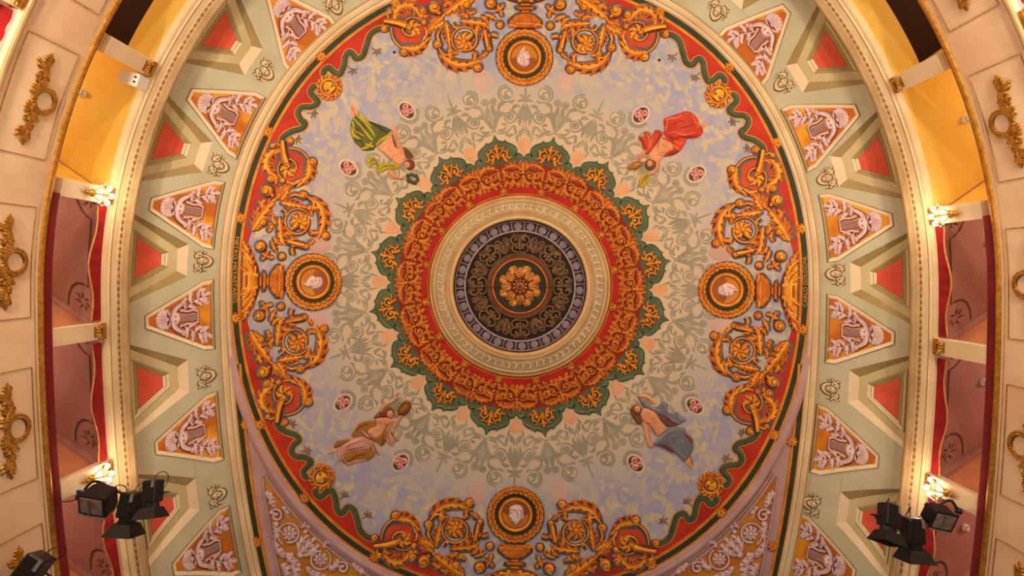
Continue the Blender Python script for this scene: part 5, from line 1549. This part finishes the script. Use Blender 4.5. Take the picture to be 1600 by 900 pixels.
MID = {}
SIDE_NAME = {-1: 'left', 1: 'right'}
for side in (-1, 1):
    P = POSTS[side]
    fW = lambda t, d, z: wall_pt(side, t, d, z)
    rng_ = lrange(max(-PI / 2, P[0]), P[-1], 120)
    # parapet of the top tier: the wall itself
    prof = [(-.35, 7.99, 0), (-.02, 7.99, 0), (.05, 8.0, 1), (.07, 8.03, 1), (.07, 8.07, 2), (.03, 8.10, 1), (.02, 8.14, 0), (0, 8.15, 0), (0, 9.24, 2), (.012, 9.25, 0), (.012, 9.29, 3), (.04, 9.31, 3), (.055, 9.35, 4), (.045, 9.385, 3), (.02, 9.40, 4), (-.02, 9.41, 0), (-.35, 9.41, 0)]
    wl = link('wall_' + SIDE_NAME[side], sweep(fW, rng_, prof).mesh('parapet', [M_WALL, M_CREAMD, M_STONED, GILT[1], GILT[2]], ID, False))
    tag(wl, 'cream parapet wall of the top tier with gilded rail and panels', None, None, 'structure')
    part('lower_parapet', sweep(fW, rng_, [(-.3, 5.3, 0), (0, 5.3, 0), (.05, 5.4, 0), (0, 5.5, 0), (0, 6.5, 1), (.05, 6.58, 1), (0, 6.64, 0), (-.3, 6.64, 0)]).mesh('lower_parapet', [M_WALL, GILT[1]], ID, False), wl)
    # red velvet rail, over the rose coloured boxes only
    rr = lrange(P[3] + .012, P[-1], 80)
    g = sweep(fW, rr, [(-.12, 9.415), (.02, 9.415), (.03, 9.44), (.03, 9.53), (.02, 9.57), (-.02, 9.585), (-.12, 9.585)])
    o = link('velvet_rail', g.mesh('velvet_rail', M_VELVETD, ID)); tag(o, 'dark red velvet rail on the parapet %s' % ('on the green and pink muse side' if side < 0 else 'on the red and slate muse side'), 'rail', 'velvet rails of the top tier')
    # boxes
    for b in range(1, len(P) - 1):
        t0, t1 = P[b], P[b + 1]
        kind = 'hatch' if b == 1 else ('yellow' if b == 2 else 'rose')
        pd = pdir(side); n = 12
        cm_ = M_YELLOW if kind != 'rose' else M_BOX
        zc = 10.80
        def bay(x, dpt, z=zc):
            q = wall_pt(side, t0 + (t1 - t0) * x, -.02, z); return q + pd * dpt
        def sheet(d0_, d1_, z, m):
            g = G()
            for i in range(n + 1):
                for d_ in (d0_, d1_): g.v.append(tuple(bay(i / n, d_, z)))
            for i in range(n): g.f.append((2 * i, 2 * i + 1, 2 * i + 3, 2 * i + 2)); g.m.append(m)
            return g
        if kind == 'hatch':
            g = sheet(0, .62, zc, 0); part('box_ceiling', g.mesh('box_ceiling', cm_, ID), wl)
            g = G()
            for i in range(n + 1): g.v += [tuple(bay(i / n, .62, zc)), tuple(bay(i / n, .62, zc + .5))]
            for i in range(n): g.f.append((2 * i, 2 * i + 1, 2 * i + 3, 2 * i + 2)); g.m.append(0)
            part('hatch_side', g.mesh('hatch_side', M_YELLOW, ID), wl)
            part('dark_hatch', sheet(.6, 2.6, zc + .5, 0).mesh('dark_hatch', M_BROWNHOLE, ID), wl)
        else:
            part('box_ceiling', sheet(0, 2.6, zc, 0).mesh('box_ceiling', cm_, ID), wl)
        # back wall of the box
        g = G()
        for i in range(n + 1): g.v += [tuple(bay(i / n, 2.55, 8.1)), tuple(bay(i / n, 2.55, zc + (.5 if kind == 'hatch' else 0)))]
        for i in range(n): g.f.append((2 * i, 2 * i + 1, 2 * i + 3, 2 * i + 2)); g.m.append(0)
        part('box_back', g.mesh('box_back', cm_, ID), wl)
        # painted line and corner arabesques on the rose ceilings
        if kind == 'rose':
            def LB(p): return tuple(bay(p[0], p[1], zc - .004 - p[2]))
            ln = []
            for a in range(0, 91, 15): ln.append((.04 + .17 * math.sin(math.radians(a)) if False else .06 + .15 * math.sin(math.radians(a)), .62 - .40 * (1 - math.cos(math.radians(a)))))
            pth = [(.02, .80), (.10, .78), (.18, .70), (.23, .58), (.25, .46), (.25, .34), (.50, .34), (.75, .34), (.75, .46), (.77, .58), (.82, .70), (.90, .78), (.98, .80)]
            L_ = (wall_pt(side, t1, 0, zc) - wall_pt(side, t0, 0, zc)).length
            g = strip([(x * L_, y) for x, y in pth], .018, .003, 0, FLAT, (0,))
            part('painted_line', g.mesh('painted_line', M_BOXLINE, lambda p: LB((p[0] / L_, p[1], p[2])), False), wl)
            g = G()
            for x0 in (.12, .88):
                for k in range(7):
                    a = 2 * PI * k / 7
                    g.join(leaf([(x0 * L_ + .06 * math.cos(a), .45 + .06 * math.sin(a)), (x0 * L_ + .10 * math.cos(a + .3), .45 + .10 * math.sin(a + .3)), (x0 * L_ + .15 * math.cos(a + .4), .45 + .15 * math.sin(a + .4))], .022, .002, 2, .001, flat=True))
            part('painted_arabesque', g.mesh('painted_arabesque', M_BOXLINE, lambda p: LB((p[0] / L_, p[1], p[2])), False), wl)
            # valance
            g = G(); gb = G(); m_ = 48; rows = 4
            def zb(x):
                return 10.56 - .055 * math.cos(2 * PI * x * 2) - .05 * math.sin(PI * x) + .05 * abs(2 * x - 1) ** 6
            xs_ = lrange(.08, .92, m_ + 1)
            for x in xs_:
                for j in range(rows + 1):
                    z = 10.79 + (zb(x) - 10.79) * j / rows
                    q = wall_pt(side, t0 + (t1 - t0) * x, -.05 + .012 * math.sin(x * 70) * j / rows, z); g.v.append(tuple(q))
            for i in range(m_):
                for j in range(rows): a = i * (rows + 1) + j; g.f.append((a, a + 1, a + rows + 2, a + rows + 1)); g.m.append(0)
            gb = tube3([wall_pt(side, t0 + (t1 - t0) * x, -.045, zb(x)) for x in xs_], .016, 6)
            ct = bay(.5, 0); root = empty('box_valance', wall_pt(side, (t0 + t1) / 2, 0, 10.79))
            sub = lambda p: Vector(p) - root.location
            part('velvet_drop', g.mesh('velvet_drop', M_VELVET, sub), root); part('gold_braid', gb.mesh('gold_braid', M_FRINGE, sub), root)
            tag(root, 'scalloped red valance across the %s, %s' % (BAY[b], SIDE_T[side]), 'valance', 'red valances of the top tier')
    # posts, partitions, capitals
    for b in range(1, len(P) - 1):
        t = P[b]
        for tier, (z0, z1) in enumerate(((9.59, 10.775), (6.65, 7.98))):
            o_, ax, ay, az = post_frame(side, t, z0, .0)
            H_ = z1 - z0
            root = empty('box_post', o_)
            lf_ = lambda p: Vector((ax * p[0] + ay * p[1] + az * p[2]))
            part('shaft', bev3(-.155, .155, -.2, .012, 0, H_, .008).mesh('shaft', M_POST, lf_, False), root)
            g = bev3(-.15, .15, .014, .06, H_ - .085, H_ - .002, .008, 1)
            for sg in (-1, 1):
                g.join(tube3([(sg * .10 + .045 * math.cos(a) * (1 - a / 9), .05, H_ - .15 + .045 * math.sin(a) * (1 - a / 9)) for a in lrange(0, 7, 16)], lrange(.018, .01, 16), 6, 0))
            for x in (-.05, 0, .05): g.join(sph3((x, .03, H_ - .16), .035, 10, 0, (.8, .8, 1.7)))
            g.join(bev3(-.10, .10, .012, .04, H_ - .26, H_ - .23, .006, 1))
            part('capital', g.mesh('capital', GILT, lf_), root)['label'] = 'gilded scrolled capital'
            lab = 'cream gilt capital post, %s tier, after the %s, %s' % ('top' if tier == 0 else 'lower', 'boxes past the hatch' if b == 1 else BAY[b - 1], SIDE_T[side])
            tag(root, lab, 'post', 'box posts of the %s tier' % ('top' if tier == 0 else 'lower'))
        pd = pdir(side); nrm = Vector((-pd.y, pd.x, 0))
        if nrm.y > 0: nrm = -nrm                       # faces away from the stage
        base = wall_pt(side, t, -.21, 0)
        lf_ = lambda p: base + pd * p[0] + nrm * p[1] + Vector((0, 0, p[2]))
        mm = M_YELLOW if b <= 3 else M_SALMON
        part('partition', box3(.10, 2.34, -.05, .05, 8.1, 10.80 + (.5 if b == 2 else 0)).mesh('partition', mm, lf_, False), wl)
        if b > 3: part('partition_cornice', box3(.12, 2.34, .05, .12, 10.70, 10.797).mesh('partition_cornice', M_BOX, lf_, False), wl)
    # lower tier: soffit and valance under the parapet
    for b in range(1, len(P) - 1):
        t0, t1 = P[b], P[b + 1]
        g = G()
        for i in range(13): g.v += [tuple(wall_pt(side, t0 + (t1 - t0) * i / 12, -.02, 7.985)), tuple(wall_pt(side, t0 + (t1 - t0) * i / 12, -1.6, 7.985))]
        for i in range(12): g.f.append((2 * i, 2 * i + 1, 2 * i + 3, 2 * i + 2)); g.m.append(0)
        part('lower_box_ceiling', g.mesh('lower_box_ceiling', M_BOX, ID), wl)
        g = G(); m_ = 36
        zb2 = lambda x: 7.74 - .05 * math.cos(4 * PI * x) + .06 * abs(2 * x - 1) ** 4
        for x in lrange(.085, .915, m_ + 1):
            for j in range(3): g.v.append(tuple(wall_pt(side, t0 + (t1 - t0) * x, -.06 + .012 * math.sin(x * 60), 7.98 + (zb2(x) - 7.98) * j / 2)))
        for i in range(m_):
            for j in range(2): a = i * 3 + j; g.f.append((a, a + 1, a + 4, a + 3)); g.m.append(0)
        root = empty('box_valance', wall_pt(side, (t0 + t1) / 2, 0, 7.98)); sub = lambda p: Vector(p) - root.location
        part('velvet_drop', g.mesh('velvet_drop', M_VELVET, sub), root)
        part('gold_braid', tube3([wall_pt(side, t0 + (t1 - t0) * x, -.055, zb2(x)) for x in lrange(.085, .915, m_ + 1)], .016, 6).mesh('gold_braid', M_FRINGE, sub), root)
        tag(root, 'red valance under the parapet below the %s, %s' % (BAY[b], SIDE_T[side]), 'valance', 'red valances of the lower tier')

# gilded garlands and panel frames on the parapet
def garland():
    out = []
    wr_ = G()
    for k in range(26):
        a = 2 * PI * k / 26
        for rr, dd in ((16, -.1), (20, .12)):
            p = (rr * math.cos(a), 15 + rr * math.sin(a)); q = ((rr + 2.5) * math.cos(a + .3), 15 + (rr + 2.5) * math.sin(a + .3))
            wr_.join(leaf([p, ((p[0] + q[0]) / 2, (p[1] + q[1]) / 2 + .6), q], 2.9, 2.6, 2, 1.0, saw=.15))
    wr_.join(strip([(18 * math.cos(2 * PI * i / 32), 15 + 18 * math.sin(2 * PI * i / 32)) for i in range(32)], 3.4, 2.0, .4, closed=True))
    out.append(('wreath', wr_))
    for sg in (-1, 1):
        b = G()
        sp2 = spline([(0, -3), (sg * 18, -6), (sg * 36, 2), (sg * 52, -3), (sg * 62, -1)], 30)
        b.join(strip(sp2, taper(30, 2.2, 1.0), 2.4, .6))
        rnd = random.Random(5)
        for k in range(3, 30, 2):
            p = sp2[k]; qn = sp2[min(29, k + 1)]
            a = math.atan2(qn[1] - sp2[k - 1][1], qn[0] - sp2[k - 1][0])
            for sd in (-1, 1):
                da = sd * rnd.uniform(.55, 1.0); l_ = rnd.uniform(10, 14) * (1.45 if k in (9, 11, 19, 21) else .8)
                e = (p[0] + l_ * math.cos(a + da), p[1] + l_ * math.sin(a + da))
                b.join(leaf([p, ((p[0] + e[0]) / 2 - .8 * sd * math.sin(a), (p[1] + e[1]) / 2 + .8 * sd * math.cos(a)), e], 4.4, 3.2, 2, .8, saw=.12))
        b.join(leaf([sp2[28], (sg * 67, -2), (sg * 75, 0)], 3.6, 2.6, 2, .8, saw=.1))
        out.append(('laurel_branch', b))
    return out
GAR = garland()
for side in (-1, 1):
    P = POSTS[side]
    for b in range(1, len(P) - 1):
        tm = (P[b] + P[b + 1]) / 2; zm = 8.72
        e = 1e-3; Lw = (wall_pt(side, tm + e, 0, zm) - wall_pt(side, tm - e, 0, zm)).length / (2 * e)
        sc_ = .0098
        org = wall_pt(side, tm, 0, zm)
        WM = lambda p: wall_pt(side, tm + p[0] * sc_ / Lw, p[2] * sc_, zm + p[1] * sc_) - org
        root = empty('gilded_garland', org)
        for nm, g in GAR: part(nm, g.mesh(nm, GILT, WM), root)
        tag(root, 'gilded laurel garland on the parapet of the %s, %s' % (BAY[b], SIDE_T[side]), 'garland', 'gilded garlands on the parapet')
        g = G()
        rc = [(-90, -50), (90, -50), (90, 46), (-90, 46)]
        for i in range(4):
            a, c = rc[i], rc[(i + 1) % 4]
            g.join(strip([(a[0] + (c[0] - a[0]) * k / 12, a[1] + (c[1] - a[1]) * k / 12) for k in range(13)], .75, 1.1, .1, ROUND, (1, 0, 0, 2)))
        root = empty('panel_moulding', org); part('moulding_line', g.mesh('moulding_line', GILT, WM), root)
        tag(root, 'thin gilded rectangle around the garland of the %s, %s' % (BAY[b], SIDE_T[side]), 'moulding', 'panel mouldings on the parapet')

# ================================================================== SCONCES (lit on the top tier, added on the lower)
def sconce(side, tau, zt, watts, label, group, col=LAMP_COL):
    o_, ax, ay, az = post_frame(side, tau, zt, 0)
    lf_ = lambda p: Vector((ax * p[0] + ay * p[1] + az * p[2]))
    root = empty('gilded_sconce', o_)
    g = sph3((0, .072, -.26), .075, 14, 0, (1, .75, .9)); g.join(sph3((0, .06, -.36), .04, 10, 1)); g.join(sph3((0, .05, -.42), .022, 8, 1))
    part('backplate', g.mesh('backplate', GILT, lf_), root)
    for k, (x, y, z) in enumerate(((-.13, .17, -.02), (.13, .17, -.02), (0, .26, -.06))):
        arm = tube3(spline3([(0, .05, -.24), (x * .5, y * .7, -.26), (x, y, -.17), (x, y, z - .08)], 12), .011, 6)
        arm.join(tube3([(x, y, z - .09), (x, y, z - .06), (x, y, z - .05)], [.02, .05, .052], 12))
        am = part('arm', arm.mesh('arm', GILT, lf_), root)
        part('bulb', sph3((x, y, z), .05, 14, 0, (1, 1, 1.25)).mesh('bulb', M_GLOBE, lf_), am)['label'] = 'lit bulb'
        dg = G()
        for q in range(6):
            a = q * PI / 3; dg.join(sph3((x + .06 * math.cos(a), y + .06 * math.sin(a), z - .10), .02, 8, 0, (.8, .8, 1.8)))
        part('glass_drop', dg.mesh('glass_drop', M_GLASS, lf_), am)
    lt = bpy.data.lights.new('sconce_light', 'POINT'); lt.energy = watts; lt.color = col; lt.shadow_soft_size = .09
    lo_ = bpy.data.objects.new('sconce_light', lt); COL.objects.link(lo_); lo_.parent = root
    lo_.location = lf_((0, .36, -.02)); KIDS.setdefault(root.name, []).append(lo_)
    tag(root, label, 'sconce', group)
def spline3(pts, n): return spline(pts, n)
for side in (-1, 1):
    P = POSTS[side]
    for b in (3, 5):
        sconce(side, P[b], 10.46, GLOW_W, 'lit gilded sconce %s, %s' % ('beside the yellow box' if b == 3 else 'above the black spotlights', SIDE_T[side]), 'lit sconces of the top tier')
    for b in (0, 1, 2, 3):  # unseen sconces added to light the ceiling, none near the stage
        if P[b] < -1.5: continue
        sconce(side, P[b], 6.30, ADDED_LAMP_W, 'added out of view sconce on the lower tier parapet, lighting the ceiling', 'added sconces of the lower tier')
# hidden lamps added on the back walls to brighten the top tier boxes
for side in (-1, 1):
    P = POSTS[side]
    for b in range(1, len(P) - 1):
        q = wall_pt(side, (P[b] + P[b + 1]) / 2, -.02, 9.75) + pdir(side) * 2.5
        root = empty('box_fill_lamp', q); d_ = pdir(side)
        part('backplate', sph3((0, 0, 0), .06, 12, 1, (.6, 1, 1)).mesh('backplate', GILT, ID), root)
        part('bulb', sph3(tuple(-d_ * .09), .045, 12).mesh('bulb', mat('box_fill_bulb', (255, 214, 160), emit=6.0), ID), root)
        lt = bpy.data.lights.new('box_fill_light', 'POINT'); lt.energy = BOX_FILL_W; lt.color = (1.0, .85, .65); lt.shadow_soft_size = .06
        lo_ = bpy.data.objects.new('box_fill_light', lt); COL.objects.link(lo_); lo_.parent = root; lo_.location = -d_ * .2
        tag(root, 'hidden lamp added to brighten the %s, %s' % (BAY[b], SIDE_T[side]), 'lamp', 'added box lamps of the top tier')

# ================================================================== FITTINGS
def detector(px_, py_, lab):
    Zd = 10.795
    x, y = (px_ - CX) * Zd / F, (py_ - CY) * Zd / F
    root = empty('smoke_detector', (x, y, Zd))
    g = G(); prof_ = [(.075, 0), (.075, -.03), (.06, -.05), (.052, -.075), (.03, -.085), (.001, -.085)]
    for i in range(20):
        for r, z in prof_: g.v.append((r * math.cos(2 * PI * i / 20), r * math.sin(2 * PI * i / 20), z))
    for i in range(20):
        for c in range(5): a = i * 6 + c; b = ((i + 1) % 20) * 6 + c; g.f.append((a, a + 1, b + 1, b)); g.m.append(0)
    part('housing', g.mesh('housing', M_WHITE, ID), root)
    part('sensor_vent', tube3([(.045 * math.cos(a), .045 * math.sin(a), -.078) for a in lrange(0, 2 * PI, 20)], .006, 6).mesh('sensor_vent', M_STEEL, ID), root)
    tag(root, 'white smoke detector on the ceiling of %s' % lab, 'detector', 'smoke detectors')
for px_, py_, lab in ((130, 146, 'the yellow box with a white speaker'), (1508, 187, 'the yellow box without a speaker'), (1547, 378, 'the rose box next to the yellow box'), (1537, 597, 'the rose box between unlit post and lit sconce'), (1508, 824, 'the rose box behind the spotlights')):
    detector(px_, py_, lab)
# white emergency light box with two eyes under the post of the yellow box
Zs = 10.55
root = empty('emergency_light_box', ((203 - CX) * Zs / F, (122 - CY) * Zs / F, Zs), math.radians(18))
part('case', bev3(-.19, .19, -.12, .12, -.05, .24, .012).mesh('case', M_WHITE, ID, False), root)
for yy in (-.045, .045):
    part('sensor_eye', sph3((.13, yy, -.052), .028, 12, 0, (1, .8, .4)).mesh('sensor_eye', M_BLACK, ID), root)
part('ceiling_bracket', box3(-.03, .03, -.03, .03, .24, .25).mesh('ceiling_bracket', M_STEEL, ID, False), root)
tag(root, 'white rectangular speaker box with two dark eyes on the yellow box ceiling', 'fixture')

# ---- stage spotlights
def spot(px_, py_, Zs, yaw, pitch, label, size=1.0, face=False, roll=0.0):
    """theatre lantern: local +y is where it points, z up"""
    o_ = Vector(((px_ - CX) * Zs / F, (py_ - CY) * Zs / F, Zs))
    root = empty('stage_spotlight', o_); root.rotation_euler = (pitch, roll, yaw)
    k = size
    sc3 = lambda p: (p[0] * k, p[1] * k, p[2] * k)
    if not face:
        bd = part('body', bev3(-.13, .13, -.30, .10, -.15, .15, .022).mesh('body', M_BLACK, sc3, False), root)
        for z0_, z1_ in ((.151, .162), (-.162, -.151)):
            fm = box3(-.10, .10, -.26, -.235, z0_, z1_).mesh('cooling_fin', M_BLACKF, sc3, False)
            for i in range(6): part('cooling_fin', fm, bd, loc=(0, .055 * i * k, 0))
        part('nose', tube3([(0, .09, 0), (0, .14, 0), (0, .145, 0), (0, .19, 0)], [.125, .125, .135, .135], 20).mesh('nose', M_BLACK, sc3, False), root)
        part('lens', sph3((0, .18, 0), .11, 16, 0, (1, .25, 1)).mesh('lens', M_LENS, sc3), root)
        for q in range(4):
            a = q * PI / 2; c, s = math.cos(a), math.sin(a)
            def fl_(p): 
                x, y, z = p; return ((x * c - z * s) * k, y * k, (x * s + z * c) * k)
            g = G(); t_ = .006
            w0, w1 = .138, .222
            g.v = [(-w0, .19, .14), (w0, .19, .14), (w1, .38, .222), (-w1, .38, .222), (-w0, .19, .14 + t_), (w0, .19, .14 + t_), (w1, .38, .222 + t_), (-w1, .38, .222 + t_)]
            g.f = [(0, 1, 2, 3), (4, 7, 6, 5), (0, 4, 5, 1), (1, 5, 6, 2), (2, 6, 7, 3), (3, 7, 4, 0)]; g.m = [0] * 6
            part('barn_door', g.mesh('barn_door', M_BLACKF, fl_, False), root)
        part('label_plate', box3(.06, .11, -.29, -.16, -.165, -.152).mesh('label_plate', M_STEEL, sc3, False), bd)
    else:
        part('body', bev3(-.19, .19, -.16, .14, -.16, .16, .03).mesh('body', M_BLACK, sc3, False), root)
        g = bev3(-.21, .21, .12, .16, -.18, .18, .012)
        part('front_frame', g.mesh('front_frame', M_BLACKF, sc3, False), root)
        part('glass', bev3(-.165, .165, .155, .17, -.135, .135, .004).mesh('glass', M_LENS, sc3, False), root)
        part('lamp_tube', tube3([(-.02, .178, -.13), (-.02, .178, .13)], .012, 8).mesh('lamp_tube', M_STEEL, sc3), root)
        part('visor', box3(-.21, .21, -.14, .2, .165, .175).mesh('visor', M_STEEL, sc3, False), root)
    yk = tube3([(-.17, -.05, 0), (-.17, -.06, .2), (-.17, -.06, .235), (.17, -.06, .235), (.17, -.06, .2), (.17, -.05, 0)], .013, 6)
    part('yoke', yk.mesh('yoke', M_BLACK, sc3), root)
    part('clamp', tube3([(0, -.06, .235), (0, -.06, .32)], .03, 8).mesh('clamp', M_BLACK, sc3), root)
    part('cable', tube3(spline([(0, -.29, .02), (.03, -.40, .05), (.10, -.44, .14), (.12, -.34, .26), (.04, -.16, .30)], 18), .008, 6).mesh('cable', M_CABLE, sc3), root)
    tag(root, label, 'spotlight', 'stage spotlights')
    return root
ZS = 9.55
spot(155, 780, ZS, math.radians(10), math.radians(-72), 'wide black floodlight with striped glass beside the sconce of the pink muse side', 1.1, True)
spot(202, 798, ZS, math.radians(4), math.radians(-14), 'black spotlight with dark barn doors between a floodlight and a silver finned spotlight', 1.0)
spot(238, 776, ZS, math.radians(-8), math.radians(-20), 'black spotlight with barn doors and grey fins in front of a red coffer', .88)
spot(1466, 806, ZS, math.radians(12), math.radians(-74), 'square black floodlight with clear glass below the lit sconce', .95, True)
spot(1426, 838, ZS, math.radians(3), math.radians(-12), 'black spotlight hanging between a floodlight and a tilted spotlight', 1.0)
spot(1388, 814, ZS, math.radians(20), math.radians(-24), 'tilted black spotlight with wide barn doors in front of a red coffer', .92)
spot(40, 903, 8.2, math.radians(30), math.radians(-20), 'black spotlight with white label plate in front of the cream parapet', 1.1)
for side, xs_, mu in ((-1, ((150, 752), (205, 775), (245, 752)), 'pink'), (1, ((1480, 782), (1428, 812), (1385, 790)), 'slate')):
    t = POSTS[side][5]
    zz = ZS + .36
    pts_ = [wall_pt(side, t + .03, .02, 9.95)] + [Vector(((x - CX) * zz / F, (y - CY) * zz / F, zz)) for x, y in xs_]
    root = empty('lighting_bar', pts_[0]); sub = lambda p: Vector(p) - root.location
    part('pipe', tube3(spline([tuple(p) for p in pts_], 24), .024, 8).mesh('pipe', M_BLACK, sub), root)
    part('wall_clamp', tube3([wall_pt(side, t + .03, -.02, 9.95), wall_pt(side, t + .03, .06, 9.95)], .05, 10).mesh('wall_clamp', M_BLACK, sub), root)
    tag(root, 'black pipe bar carrying three spotlights by the %s robed muse side' % mu, 'bar')
    if side < 0:
        o = link('blue_connector', tube3([(0, 0, 0), (.10, .02, .02)], .03, 10).mesh('blue_connector', M_BLUEC, ID), None, Vector(((120 - CX) * 9.8 / F, (768 - CY) * 9.8 / F, 9.8)))
        tag(o, 'blue plug connector on the cable behind the wide floodlight', 'connector')
        pth = [Vector(((x - CX) * 9.85 / F, (y - CY) * 9.85 / F, 9.85 - .05 * i)) for i, (x, y) in enumerate(((93, 783), (110, 782), (128, 776), (140, 770)))]
        o = link('power_cable', tube3(spline([tuple(p - pth[0]) for p in pth], 16), .010, 6).mesh('power_cable', M_CABLE, ID), None, pth[0])
        tag(o, 'thin black cable running from the rose box to the floodlight', 'cable')
